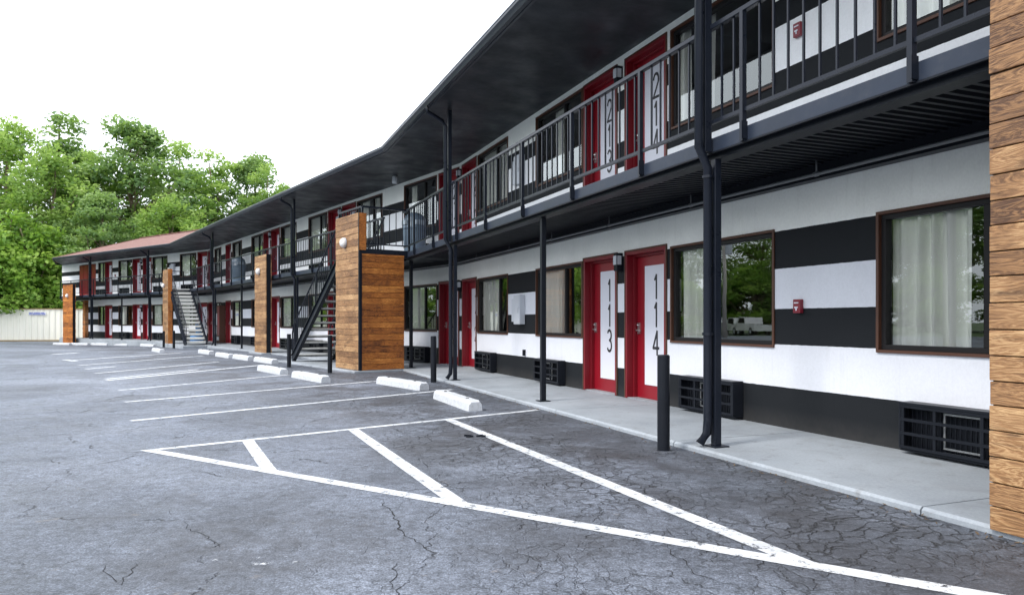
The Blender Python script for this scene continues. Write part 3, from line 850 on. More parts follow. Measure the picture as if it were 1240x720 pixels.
OE = 1.87; ZE = 5.10 + WK
def roof():
    # soffit with a slightly rising plane
    m = MB(); A, B = PL(-0.02), PL(OE, s3=S_FAR + 0.9)
    for k in range(3):
        m.poly([(A[k].x, A[k].y, WTOP - .004), (B[k].x, B[k].y, ZE), (B[k + 1].x, B[k + 1].y, ZE), (A[k + 1].x, A[k + 1].y, WTOP - .004)])
    so = m.build('eave_soffit', 'soffit', motel)
    m = MB(); strip_prism(OE - 0.02, OE + 0.02, ZE - 0.02, ZE + 0.10, s3=S_FAR + .9, mb=m)
    e0, e1, e2 = PL(OE, s3=S_FAR + .93)[3], P(2, S_FAR + .93, 0), P(2, S_FAR + .93, -9.2)
    m.bar((e0.x, e0.y, ZE + .04), (e1.x, e1.y, ZE + .04), .04, .12); m.bar((e1.x, e1.y, ZE + .04), (e2.x, e2.y, ZE + .04), .04, .12)
    m.build('eave_fascia', 'gutter', motel)
    # K-style gutter swept along the eave
    prof = [(0.022, 0.0), (0.085, 0.0), (0.10, 0.03), (0.125, 0.065), (0.125, 0.105), (0.112, 0.105), (0.11, 0.07), (0.022, 0.02)]
    m = MB(); rows = []
    for (do, dz) in prof:
        L = PL(OE + do, s3=S_FAR + 0.9); rows.append([(p.x, p.y, ZE - 0.01 + dz) for p in L])
    n = len(prof)
    for r in range(n):
        for k in range(3):
            a, b = rows[r], rows[(r + 1) % n]; m.poly([a[k], a[k + 1], b[k + 1], b[k]])
    g = m.build('gutter', 'gutter', motel)
    m = MB(); strip_prism(OE + 0.108, OE + 0.132, ZE + 0.096, ZE + 0.110, s3=S_FAR + .9, mb=m); m.build('gutter_lip', 'gutterlip', g)
    # shingled planes, hipped at the far end
    zE = ZE + 0.105; zR = zE + 1.75
    E0, R0, B0 = PL(OE + 0.03, s3=S_FAR + 0.93), PL(-3.6, s3=S_FAR - 4.0), PL(-9.1, s3=S_FAR + 0.93)
    m = MB()
    q = lambda v, z: (v.x, v.y, z)
    for k in range(3):
        m.poly([q(E0[k], zE), q(E0[k + 1], zE), q(R0[k + 1], zR), q(R0[k], zR)])
        m.poly([q(R0[k], zR), q(R0[k + 1], zR), q(B0[k + 1], zE), q(B0[k], zE)])
    Q3 = P(2, S_FAR + 0.93, 0); m.poly([q(E0[3], zE), q(Q3, zE), q(R0[3], zR)]); m.poly([q(Q3, zE), q(B0[3], zE), q(R0[3], zR)])
    m.poly([q(E0[0], zE), q(R0[0], zR), q(B0[0], zE)])
    r = m.build('roof', 'shingle', motel)
    m = MB()
    for k in range(3): m.bar(q(R0[k], zR + .01), q(R0[k + 1], zR + .01), 0.3, 0.05)
    m.bar(q(R0[3], zR + .01), q(E0[3], zE + .01), 0.28, 0.05)
    m.build('ridge_cap', 'shingle', r)
roof()

# columns with downspouts
def column(i, s, kick=0.07, full=True):
    zt = ZE - 0.03
    m = MB(ORG[i], U[i], M[i]); o = 1.43
    m.box(s - 0.032, s + 0.032, o - 0.078, o - 0.012, WK + 0.012, DECK - 0.192)
    m.box(s - 0.08, s + 0.08, o - 0.13, o + 0.03, WK + 0.001, WK + 0.012)
    m.box(s - 0.04, s + 0.04, o + 0.03, o + 0.10, DECK - 0.14, zt)
    c = m.build('column', 'rail', motel, bevel=0.004)
    m = MB(ORG[i], U[i], M[i]); x = s + 0.015; y = o + 0.034; yu = o + 0.145
    xs = s - 0.01
    m.tube([(xs, OE + 0.07, ZE - 0.01), (xs, OE + 0.05, ZE - 0.10), (xs, yu + .06, ZE - 0.24), (xs, yu, ZE - 0.34), (xs, yu, DECK - 0.1), (x, y, DECK - 0.27), (x, y, WK + 0.24), (x, y + 0.01, WK + 0.12), (x + .02, y + kick, WK + 0.03)],
           [0.035, 0.035, 0.037, 0.040, 0.040, 0.039, 0.039, 0.039, 0.042], 12)
    for z in (DECK - 0.35, 1.0 + WK, 4.0): m.lathe([(0.05, -0.012), (0.05, 0.012)], (x if z < DECK else xs, y if z < DECK else yu, z), 12)
    m.build('downspout', 'rail', c, smooth=True)
def post(i, s):
    m = MB(ORG[i], U[i], M[i]); o = OB - 0.12
    m.box(s - 0.034, s + 0.034, o - 0.034, o + 0.034, WK + 0.012, DECK - 0.192); m.box(s - 0.08, s + 0.08, o - 0.08, o + 0.08, WK + 0.001, WK + 0.012)
    m.build('porch_post', 'black', motel, bevel=0.004)
for i, s in ((0, -11.99), (0, -4.1), (1, 8.0), (1, 19.1), (2, 3.55), (2, 10.75)): column(i, s)
for i, s in ((0, -8.05), (1, 0.05), (1, 14.94), (2, 7.06), (0, -16.2), (1, 4.9)): post(i, s)

# balcony railing in runs between the bends and the stair openings
def railing(i, s0, s1, first=None):
    m = MB(ORG[i], U[i], M[i]); o = OB + 0.012; zb, zt = DECK + 0.12, DECK + 0.955
    s = math.ceil(s0 / 0.16) * 0.16
    while s < s1:
        if first is None or abs((s - first + 0.8) % 1.6 - 0.8) > 0.06:
            m.bar((s, o, zb), (s, o, zt), 0.016, 0.016)
        s += 0.16
    m.bar((s0, o, zb), (s1, o, zb), 0.030, 0.032)
    r = m.build('railing', 'rail', motel)
    m = MB(ORG[i], U[i], M[i]); m.bar((s0, o, zt), (s1, o, zt), 0.052, 0.045); m.build('handrail', 'rail', r, bevel=0.006)
    k0 = first if first is not None else s0
    s = k0 + math.ceil((s0 - k0) / 1.6) * 1.6
    while s <= s1 + 1e-6:
        m = MB(ORG[i], U[i], M[i])
        m.box(s - 0.02, s + 0.02, o - 0.008, o + 0.034, DECK - 0.14, zt - 0.02); m.box(s - 0.03, s - 0.022, o - .011, o + .05, DECK - .125, DECK + .02)
        m.build('railing_post', 'rail', r)
        s += 1.6
railing(0, S_NEAR, -0.20, -14.05)
railing(1, 1.25, 23.9, 1.6)
railing(2, 1.3, 15.3, 2.4)

# ------------------------------------------------------------------ staircases
def stair(i, s_top, direction, o0, o1, run, land, label, th=0.045, name='outdoor_staircase', group='outdoor staircases'):
    """direction +1: descends towards larger s"""
    t = thing(name, label, 'staircase', P(i, s_top, (o0 + o1) / 2, WK), RZ(i), group)
    W = (o1 - o0) / 2; H = DECK - WK; nr = 15; tr = run / (nr - 1); rise = H / nr; d = direction
    def X(x): return x * d
    for sgn in (-1, 1):
        m = MB()
        y = sgn * W
        a = Vector((X(-0.05), y, H - 0.13)); b = Vector((X(run + 0.05), y, 0.03))
        m.bar(a, b, 0.05, 0.25)
        m.bar(a + Vector((0, sgn * .02, .125)), b + Vector((0, sgn * .02, .125)), 0.085, 0.018); m.bar(a + Vector((0, sgn * .02, -.125)), b + Vector((0, sgn * .02, -.125)), 0.085, 0.018)
        m.build('stringer', 'rail', t)
        # handrail with balusters
        r = MB(); a2 = a + Vector((0, 0, 1.02)); b2 = b + Vector((X(-0.12), 0, 1.02))
        r.tube([a2 + Vector((X(-0.02), 0, 0)), b2, b2 + Vector((X(0.10), 0, -0.10)), b2 + Vector((X(0.16), 0, -0.28)), (b2.x + X(.16), y, 0.0)], 0.022, 8)
        low0, low1 = a + Vector((0, 0, .24)), b2 + Vector((0, 0, -0.78))
        r.bar(low0, low1, 0.025, 0.025)
        hr = r.build('handrail', 'rail', t, smooth=False)
        q = MB(); n = int(run / 0.15)
        for k in range(1, n):
            p0 = low0.lerp(low1, k / n); p1 = a2.lerp(b2, k / n); q.bar(p0, p1, 0.014, 0.014)
        for k in (0.5,):
            p0 = a.lerp(b, k); p1 = a2.lerp(b2, k); q.bar(p0, p1, 0.035, 0.035)
        q.build('baluster_row', 'rail', hr)
    for k in range(nr - 1):
        m = MB(); x = run - k * tr; z = rise * (k + 1)
        m.box(X(x - tr - 0.03), X(x), -W + 0.03, W - 0.03, z - th, z)
        tread = m.build('tread', 'tread', t, bevel=0.006)
        m = MB(); m.box(X(x - tr - 0.034), X(x + 0.004), -W + 0.028, W - 0.028, z - th - 0.02, z - th - 0.001); m.build('tread_pan', 'black', tread)
    # landing joined to the balcony
    m = MB(); yw = -(o0 + o1) / 2 + OB + 0.03
    m.box(X(-land), X(0), yw, W + 0.02, H - 0.06, H - 0.002); la = m.build('landing', 'tread', t)
    m = MB(); m.box(X(-land), X(0.0), W + 0.022, W + 0.06, H - 0.16, H + 0.01); m.box(X(-land - 0.04), X(-land - 0.002), yw, W + 0.06, H - 0.16, H + 0.01)
    m.box(X(-land), X(0), yw, yw + .05, H - 0.16, H - 0.062); m.build('landing_edge', 'rail', la)
    m = MB()
    zt, zb = H + 0.955, H + 0.12
    def run_rail(p, q_):
        p, q_ = Vector(p), Vector(q_); L = (q_ - p).length; n = int(L / 0.15)
        m.bar((p.x, p.y, zt), (q_.x, q_.y, zt), .045, .04); m.bar((p.x, p.y, zb), (q_.x, q_.y, zb), .028, .028)
        for k in range(n + 1):
            c = p.lerp(q_, k / n); w = .04 if k in (0, n) else .016
            m.bar((c.x, c.y, H - 0.02 if w > .03 else zb), (c.x, c.y, zt), w, w)
    run_rail((X(-land - 0.02), yw + 0.0, 0), (X(-land - 0.02), W + 0.04, 0)); run_rail((X(-land), W + 0.04, 0), (X(-0.02), W + 0.04, 0))
    m.build('landing_rail', 'rail', t)
    for yy in (W - 0.1,):
        m = MB(); m.box(X(-0.1), X(-0.02), yy, yy + .08, 0, H - 0.16); m.build('landing_post', 'rail', t)
    return t
st1 = stair(1, 1.25, +1, 1.52, 2.60, 3.45, 1.37, 'black open-tread staircase rising to the right, behind the tan screen with an orange side')
st2 = stair(1, 24.1, -1, 1.42, 2.32, 3.45, 1.5, 'black steel outdoor staircase seen from the front, its pale treads climbing to the far balcony', th=0.11)

# ------------------------------------------------------------------ wooden screens
def cladding(mb, x0, x1, y0, y1, z0, z1, rnd, bh=0.137, split=True):
    z = z0; k = 0
    while z < z1 - 0.02:
        h = min(bh * rnd.uniform(0.93, 1.07), z1 - z)
        j = rnd.uniform(-0.006, 0.006)
        cuts = [x0, x1]
        if split and rnd.random() < 0.35: cuts = [x0, x0 + (x1 - x0) * rnd.uniform(.3, .7), x1]
        for a, b in zip(cuts[:-1], cuts[1:]):
            mb.tone = (rnd.random(), rnd.random())
            jj = j + rnd.uniform(-.003, .003)
            mb.box(a + .001, b - .001, y0 - (jj if y0 < y1 else 0), y1 + jj, z + 0.003, z + h - 0.003)
        z += h; k += 1
def screen(i, s0, s1, o, z1, label, seed, mat='tanwood', lamp=True, z0=None):
    rnd = random.Random(seed)
    z0 = 0.02 + gz(P(i, s0, o).y) if z0 is None else z0
    t = thing('wooden_screen', label, 'wooden screen', P(i, s0, o, 0), RZ(i), 'wooden board screens along the motel front')
    L = s1 - s0
    m = MB(); cladding(m, 0, L, -0.03, 0.0, z0, z1, rnd, split=(seed == 3)); m.build('front_boards', mat, t, bevel=0.004)
    m = MB(); cladding(m, 0.004, L - .004, -0.20, -0.17, z0, z1, rnd); m.build('back_boards', mat, t)
    m = MB(); m.box(0.0, L, -0.168, -0.032, z0 + 0.01, z1 - 0.01); m.build('core', 'black', t)
    return t
RS = screen(0, -16.2, -14.645, 1.60, 3.6, 'tall screen of rough tan and brown boards filling the right edge of the photo', 3, z0=0.03)
NS = screen(1, -0.15, 1.21, 2.74, 3.60, 'tall tan board screen with an orange side, standing at the landing of the nearer staircase', 11, z0=0.05)
# side of the near screen: deeper orange boards below the landing, black corner post
rnd = random.Random(21)
m = MB(); z = 0.05
while z < 2.66:
    h = rnd.uniform(0.125, 0.15); h = min(h, 2.68 - z); m.tone = (rnd.random(), rnd.random())
    j = rnd.uniform(-.006, .006); m.box(-0.035 + j, -0.004, -1.12, -0.065, z + .003, z + h - .003); z += h
m.build('side_boards', 'orangewood', NS, bevel=0.004)
m = MB(); m.box(0.0, 0.02, -1.12, -0.205, 0.05, 2.67); m.build('side_core', 'black', NS)
m = MB(); m.box(-0.036, -0.003, -0.0, 0.0 + .004, 0.05, 3.6); m.box(-0.06, 0.0, -0.062, -0.003, 0.05, 2.74); m.build('corner_post', 'black', NS)
m = MB(); m.box(-0.03, -0.004, -0.17, -0.004, 2.76, 3.59); m.build('edge_board', 'orangewood', NS)
screen(1, 10.3, 11.68, 1.72, 3.5, 'narrow-looking board screen with a round lamp, between the two staircases', 12)
FS = screen(1, 23.95, 25.4, 2.5, 3.75, 'board screen rising beside the far staircase, orange on its edge', 13)
m = MB(); m.box(-0.03, -0.003, -0.2, 0.0, 0.03, 3.74); m.tone = (.8, .3); m.build('edge_board', 'orangewood', FS)
screen(2, 12.2, 13.6, 1.95, 3.45, 'brown board screen at the far left end of the motel, before the cream fence', 14, mat='orangewood')
m = MB(ORG[2], U[2], M[2])
t = thing('wooden_screen', 'orange board screen just right of the fence gap, under the far end of the balcony', 'wooden screen', P(2, S_LOW + .02, 0.2, 0), RZ(2), 'wooden board screens along the motel front')
rnd = random.Random(31); m = MB(); cladding(m, 0, 0.35, -0.22, 0.0, -0.35, 2.56, rnd, split=False); m.build('front_boards', 'orangewood', t)

def round_lamp(i, s, o, z, label):
    t = thing('round_lamp', label, 'wall lamp', P(i, s, o, z), RZ(i), 'round lamps on the wooden screens')
    m = MB(); m.tube([(0, 0, 0), (0, 0.03, 0)], 0.12, 24); m.build('lamp_base', 'lightgrey', t)
    m = MB(); pts = [(0, 0.03 + 0.09 * math.sin(a), 0) for a in (0, .4, .8, 1.2, 1.5)]; m.tube(pts, [0.115 * math.cos(a) for a in (0, .4, .8, 1.2, 1.5)], 24); m.build('lamp_glass', 'lampwhite', t, smooth=True)
round_lamp(1, 0.62, 2.75, 2.98, 'round white lamp near the top of the screen by the nearer staircase')
round_lamp(1, 11.1, 1.73, 2.93, 'round white lamp on the narrow screen between the two staircases')
round_lamp(1, 25.0, 2.51, 2.95, 'round white lamp on the screen beside the far staircase')
round_lamp(2, 12.9, 1.96, 2.75, 'round white lamp on the screen at the far left end of the motel')

# ------------------------------------------------------------------ wall-mounted things
def ac_unit(i, s, fl, label):
    z = (WK if fl == 0 else DECK) + (0.025 if fl == 0 else 0.02)
    t = thing('air_conditioner', label, 'air conditioner', P(i, s, 0.004, z), RZ(i), 'black louvred air conditioners under the windows')
    return t
def make_ac_parts(t):
    w, h, d = 0.53, 0.41, 0.15
    m = MB(); m.box(-w, w, 0, d, h - 0.022, h); m.box(-w, w, 0, d - .02, 0.0, 0.02); m.box(-w, -w + .02, 0, d - .004, .02, h - .022); m.box(w - .02, w, 0, d - .004, .02, h - .022)
    m.box(-w + .02, w - .02, 0.0, 0.02, 0.02, h - .022)
    m.build('housing', 'black', t, bevel=0.004)
    m = MB()
    for z in (0.035, 0.15, 0.265, 0.375): m.box(-w + .02, w - .02, d - 0.022, d - 0.004, z - 0.012, z + 0.012)
    for x in (-w + .035, -0.2, 0.2, w - .035): m.box(x - .013, x + .013, d - .026, d - .008, .022, h - .024)
    for k in range(24): m.box(-w + .03 + k * 0.0435, -w + .037 + k * 0.0435, 0.055, 0.065, .03, h - .03)
    m.build('grille', 'black', t)
    m = MB(); m.box(-0.16, 0.16, 0.075, 0.085, .06, .075); m.box(-0.16, 0.16, 0.075, 0.085, .335, .35); m.box(0.145, 0.16, .075, .085, .076, .334); m.box(-0.16, -0.145, .075, .085, .076, .334)
    m.build('coil_frame', 'flap', t)
ac_first = None; cnt = {0: 0, 1: 0}
AC_POS = {(0, 0): -2.1, (0, 1): -5.5, (0, 2): -10.12, (0, 3): -13.35}
for fl in range(2):
    for i in range(3):
        for k, (a, b) in enumerate(WINS[i]):
            if i == 0 and k > 3: continue
            if i == 2 and k == 3 and fl == 0: continue
            s = AC_POS.get((i, k), (a + b) / 2)
            order = sorted([(ii, kk) for ii in range(3) for kk in range(len(WINS[ii])) if not (ii == 0 and kk > 3)], key=lambda q: (q[0], WINS[q[0]][q[1]][0]))
            n = order.index((i, k))
            lab = 'black louvred air conditioner under the %s %s window counted from the right edge' % (ORD[n], 'ground-floor' if fl == 0 else 'upstairs')
            if (i, fl) == (0, 0):
                lab = {0: 'black louvred air conditioner low on the wall just right of door 112', 1: 'black louvred air conditioner low on the wall just left of door 113', 2: 'black louvred air conditioner behind the downspout, just right of door 114', 3: 'largest louvred air conditioner, against the board screen at the right edge'}[k]
            t = ac_unit(i, s, fl, lab)
            if ac_first is None: ac_first = t; make_ac_parts(t)
            else:
                for ch in ac_first.children:
                    c = ch.copy(); COL.objects.link(c); c.parent = t

def sconce(i, s, z, label):
    t = thing('wall_light', label, 'wall light', P(i, s, 0.003, z), RZ(i), 'box lights between the doors')
    m = MB(); m.box(-0.05, 0.05, 0, 0.10, -0.13, 0.13); m.build('light_housing', 'black', t, bevel=0.006)
    m = MB(); m.box(-0.04, 0.04, 0.101, 0.115, -0.04, 0.09); m.box(-0.056, -0.051, 0.03, 0.095, -0.04, 0.09); m.build('lens', 'lightgrey', t)
for i, s, nm in ((0, -7.92, '113 and 114'), (0, -0.1, '111 and 112'), (1, 7.67, '109 and 110'), (1, 15.42, '107 and 108'), (2, 7.33, '102 and 103')):
    up = ' and '.join('2' + x[1:] for x in nm.split(' and '))
    sconce(i, s, 1.98 + WK, 'small black box light on the striped pier between doors ' + nm)
    sconce(i, s, 4.72 + WK, 'small black box light beside the upstairs doors ' + up)

def alarm(i, s, z, label):
    t = thing('fire_alarm', label, 'fire alarm', P(i, s, 0.003, z), RZ(i), 'red fire alarm pulls')
    m = MB(); m.box(-0.05, 0.05, 0, 0.045, -0.07, 0.07); m.build('alarm_body', 'alarmred', t, bevel=0.006)
    m = MB(); m.box(-0.03, 0.03, 0.0455, 0.05, 0.028, 0.04); m.box(-0.022, 0.022, 0.0455, 0.052, -0.02, -0.005); m.box(-0.008, 0.008, .0455, .05, -0.045, -0.02); m.build('pull_bar', 'sign', t)
alarm(0, -11.52, 1.265 + WK, 'small red fire alarm on the striped wall between the two nearest ground-floor windows')
alarm(0, -11.52, 4.07 + WK, 'small red fire alarm on the white stripe of the upstairs wall, behind the railing')
alarm(2, 10.75, 4.0 + WK, 'small red fire alarm on the far upstairs wall, left of the far staircase')

def meter_box(i, s, z, label):
    t = thing('utility_box', label, 'utility box', P(i, s, 0.003, z), RZ(i), 'pale grey utility boxes')
    m = MB(); m.box(-0.27, 0.04, 0, 0.12, -0.27, 0.30); m.build('cabinet', 'lightgrey', t, bevel=0.008)
    m = MB(); m.box(0.044, 0.25, 0, 0.08, -0.22, 0.24); m.build('side_cabinet', 'lightgrey', t, bevel=0.006)
    m = MB(); m.box(-0.25, 0.02, 0.1205, 0.126, -0.24, 0.27); m.box(-0.23, -0.21, .1265, .14, -0.05, 0.05); m.build('cabinet_door', 'lightgrey', t)
meter_box(0, -3.95, 1.32 + WK, 'pale grey utility box on the ground-floor wall between two windows')
meter_box(0, -3.95, 4.05 + WK, 'pale grey utility box on the upstairs wall behind the railing')
meter_box(2, 3.7, 4.1 + WK, 'pale grey utility box upstairs, behind the top of the far staircase')
m = MB(ORG[0], U[0], M[0]); m.box(-4.25, -4.19, 0.004, 0.05, 0.44 + WK, 0.56 + WK)
tag(m.build('outlet_box', 'black', bevel=.004), 'tiny black outlet box low on the wall between two air conditioners', 'outlet box')
for (i, s, lab) in ((1, 2.5, 'small grey lamp under the dark eave above the stair landing'),):
    t = thing('eave_light', lab, 'ceiling light', P(i, s, 0.55, WTOP + 0.02), RZ(i))
    m = MB(); m.lathe([(0.0, -0.2), (0.075, -0.2), (0.085, -0.17), (0.07, -0.02), (0.05, 0.0)], seg=16); m.build('light_housing', 'lightgrey', t, smooth=True)
# exit light bar and bell on the far wing
t = thing('alarm_bell', 'dark red bell high on the ground-floor wall behind the narrow screen', 'bell', P(1, 9.0, 0.004, 2.3 + WK), RZ(1))
m = MB(); m.tube([(0, 0, 0), (0, 0.06, 0)], [0.12, 0.09], 16); m.build('gong', 'alarmred', t)

# ------------------------------------------------------------------ bins, vending, bollards, wheel stops
def dome_bin(i, s, o, label):
    t = thing('litter_bin', label, 'litter bin', P(i, s, o, DECK), RZ(i), 'dome-topped litter bins on the balcony')
    m = MB(); m.lathe([(0, 0), (0.25, 0.0), (0.27, 0.05), (0.30, 0.70), (0.30, 0.72)], seg=24); m.build('bin_body', 'bin', t, smooth=True)
    m = MB(); m.lathe([(0.305, 0.72), (0.32, 0.74), (0.32, 0.80), (0.30, 0.82), (0.295, 0.95), (0.25, 1.07), (0.16, 1.14), (0.06, 1.17), (0, 1.17)], seg=24); m.build('dome_lid', 'bin', t, smooth=True)
    m = MB(); m.box(-0.13, 0.13, 0.262, 0.315, 0.83, 0.95); m.build('flap', 'binlight', t, bevel=.01); m = MB(); m.box(-0.325, -0.262, -0.13, 0.13, 0.83, .95); m.build('flap', 'binlight', t, bevel=.01)
dome_bin(1, 1.35, 0.55, 'blue-grey dome-topped litter bin on the balcony beside the nearer stair landing')
dome_bin(1, 17.6, 0.75, 'blue-grey dome-topped litter bin on the balcony nearer the far staircase')

def bollard(p, h, label, r=0.055):
    t = thing('bollard', label, 'bollard', (p.x, p.y, gz(p.y)), 0, 'black steel bollards')
    m = MB(); m.lathe([(r, -0.05), (r, h - 0.01), (r - 0.008, h), (0.0, h)], seg=24); m.build('bollard_pipe', 'black', t, smooth=False)
    m = MB(); m.lathe([(r + 0.06, 0.003), (r + 0.05, 0.010), (r + .004, 0.014)], seg=18); m.build('collar', 'asphalt', t)
bollard(lot(803.5, 546.5), 0.86, 'thick black bollard in front of door 114, the nearest one')
bollard(lot(525, 463.5), 0.88, 'black bollard at the kerb left of the downspout by door 111')
bollard(lot(399.5, 452), 0.84, 'black bollard between the foot of the nearer staircase and its wooden screen', 0.05)
bollard(lot(350, 445), 0.84, 'black bollard touching the foot of the nearer staircase', 0.05)
bollard(lot(198.3, 420.5), 0.8, 'black bollard before the screen of the far staircase')
bollard(lot(210.5, 422), 0.8, 'black bollard left of the foot of the far staircase')

def wheel_stop(c, ang, L, label, seed):
    rnd = random.Random(seed)
    t = MB(); prof = [(-0.105, 0), (-0.095, 0.095), (-0.065, 0.132), (0.065, 0.132), (0.095, 0.095), (0.105, 0)]
    n = 26; rows = []
    for j in range(n + 1):
        x = -L / 2 + L * j / n; e = 1.0 if 0 < j < n else 0.88; dz = rnd.uniform(-.003, .002)
        notch = 0.75 if (j in (6, 7) and seed % 3 == 0) else 1.0
        rows.append([(x, y * e, max(0, (z + (dz if z > 0 else 0)) * e * notch)) for y, z in prof])
    for a, b in zip(rows[:-1], rows[1:]):
        for k in range(5): t.poly([a[k], a[k + 1], b[k + 1], b[k]])
    t.poly(rows[0]); t.poly(list(reversed(rows[-1])))
    o = t.build('wheel_stop', 'stop')
    m = MB()
    for xx in (-L * .3, L * .3): m.lathe([(0.022, 0.0), (0.022, 0.012), (0, 0.014)], (xx, 0.0, 0.128), 10)
    m.build('anchor_pins', 'scuff', o)
    o.location = (c.x, c.y, gz(c.y)); o.rotation_euler = (0, 0, ang)
    tag(o, label, 'wheel stop', 'white concrete wheel stops'); return o
STOPS = [((521, 483), (587, 496.5), 'white concrete wheel stop nearest the camera, left of the first kerbside post'),
         ((463, 465), (510, 471.5), 'white wheel stop with a dark chip, in front of the orange boards'),
         ((354, 457.5), (397, 462), 'white wheel stop in front of the bollard beside the wooden screen'),
         ((310, 449.5), (348, 452), 'white wheel stop left of the foot of the nearer staircase'),
         ((307.5, 437.5), (335, 440), 'white wheel stop before the narrow wooden screen'),
         ((283, 434), (304.5, 436), 'right one of two white wheel stops lying end to end'),
         ((261, 431), (282, 433.4), 'left one of two white wheel stops lying end to end'),
         ((240, 427), (258, 429), 'white wheel stop to the right of the far staircase foot'),
         ((184, 425.5), (198, 426.3), 'short-looking white wheel stop set forward, left of the far staircase'),
         ((166.5, 419), (192, 419.6), 'white wheel stop behind the one set forward'),
         ((135, 418), (158, 418.5), 'white wheel stop below the far thin post'),
         ((110, 417.6), (131.5, 418), 'white wheel stop below the far ground-floor wall end'),
         ((86.7, 417.4), (106, 417.7), 'white wheel stop second from the left'),
         ((66, 417.2), (84, 417.5), 'leftmost white wheel stop, by the cream fence')]
for k, (a, b, lab) in enumerate(STOPS):
    pa, pb = lot(*a), lot(*b)
    if k >= 8: d = pb - pa; ang = math.atan2(d.y, d.x) if k > 8 else math.atan2(U[1].y, U[1].x); L = 1.7 if k == 8 else min(1.85, max(1.2, d.length * 1.1))
    else: ang = math.atan2(*( (U[0] if k < 1 else U[1]).yx )) ; L = 1.72
    c = (pa + pb) / 2
    wheel_stop(c + Vector((0, 0.04, 0)), ang, L, lab, k + 1)

# small debris on the lot
m = MB()
c = lot(573, 528.5); rnd = random.Random(2)
for k in range(9):
    a = rnd.uniform(0, 6.28); r = rnd.uniform(0, .07); x, y = c.x + r * math.cos(a) * 1.6, c.y + r * math.sin(a)
    m.box(x - .02, x + .02, y - .012, y + .012, 0.001, 0.012 + rnd.uniform(0, .01))
tag(m.build('debris_scrap', 'black'), 'small flat black scrap lying in the hatched bay', 'debris')
m = MB(); rnd = random.Random(9)
for k in range(260):
    s = rnd.uniform(-15.5, -0.5); o = 1.57 + abs(rnd.gauss(0, .07)) + .01; q = P(0, s, o); a = rnd.uniform(0, 3.14); L = rnd.uniform(.006, .022)
    dx, dy = math.cos(a) * L, math.sin(a) * L; z = rnd.uniform(.003, .014)
    m.tone = (rnd.random(), rnd.random())
    m.poly([(q.x - dx, q.y - dy, .004), (q.x + dy * .4, q.y - dx * .4, z), (q.x + dx, q.y + dy, z + .004), (q.x - dy * .4, q.y + dx * .4, .006)])
lm = MB_l = m.build('leaf_litter', plain('dry_litter', (0.11, 0.075, 0.045), 0.9, var=.6, scale=40)); lm['kind'] = 'stuff'; lm['label'] = 'brown dry leaf litter along the kerb edge'; lm['category'] = 'leaf litter'

# blue tarp bundle and white sheet by the far stair
t = thing('tarp_bundle', 'light blue and dark blue wrapped bundle under the far staircase', 'bundle', P(1, 23.4, 1.25, WK), RZ(1))
m = MB(); m.lathe([(0.02, 0), (0.33, 0), (0.36, 0.25), (0.28, 0.5), (0.16, 0.75), (0.05, 1.0), (0, 1.02)], seg=14)
rnd = random.Random(4); m.v = [(x + rnd.uniform(-.03, .03), y + rnd.uniform(-.03, .03), z) for x, y, z in m.v]; m.build('wrapping', 'cooler', t, smooth=True)
m = MB(); m.box(-0.02, 0.02, -0.14, 0.14, 0.0, 0.34)
o = m.build('paper_notice', 'bagwhite'); q = P(1, 21.55, 1.85, WK + 0.55); o.location = q; o.rotation_euler = (0, 0.2, RZ(1)); tag(o, 'white paper notice fixed on the lower treads of the far staircase', 'notice')
# vending cabinet on the far ground floor
t = thing('vending_machine', 'narrow red and brown vending machine against the ground-floor wall past the narrow screen', 'vending machine', P(1, 23.3, 0.01, WK), RZ(1))
m = MB(); m.box(-0.33, 0.33, 0, 0.28, 0.05, 1.9); m.box(-.3, .3, .03, .25, 0, .05); m.build('cabinet', 'trim', t, bevel=.01)
m = MB(); m.box(-0.3, 0.1, 0.282, 0.295, 0.4, 1.85); m.build('front_panel', 'alarmred', t)
m = MB(); m.box(0.13, 0.28, 0.282, 0.30, 0.9, 1.5); m.box(-.2, .2, .282, .30, .15, .32); m.build('coin_panel', 'lightgrey', t)

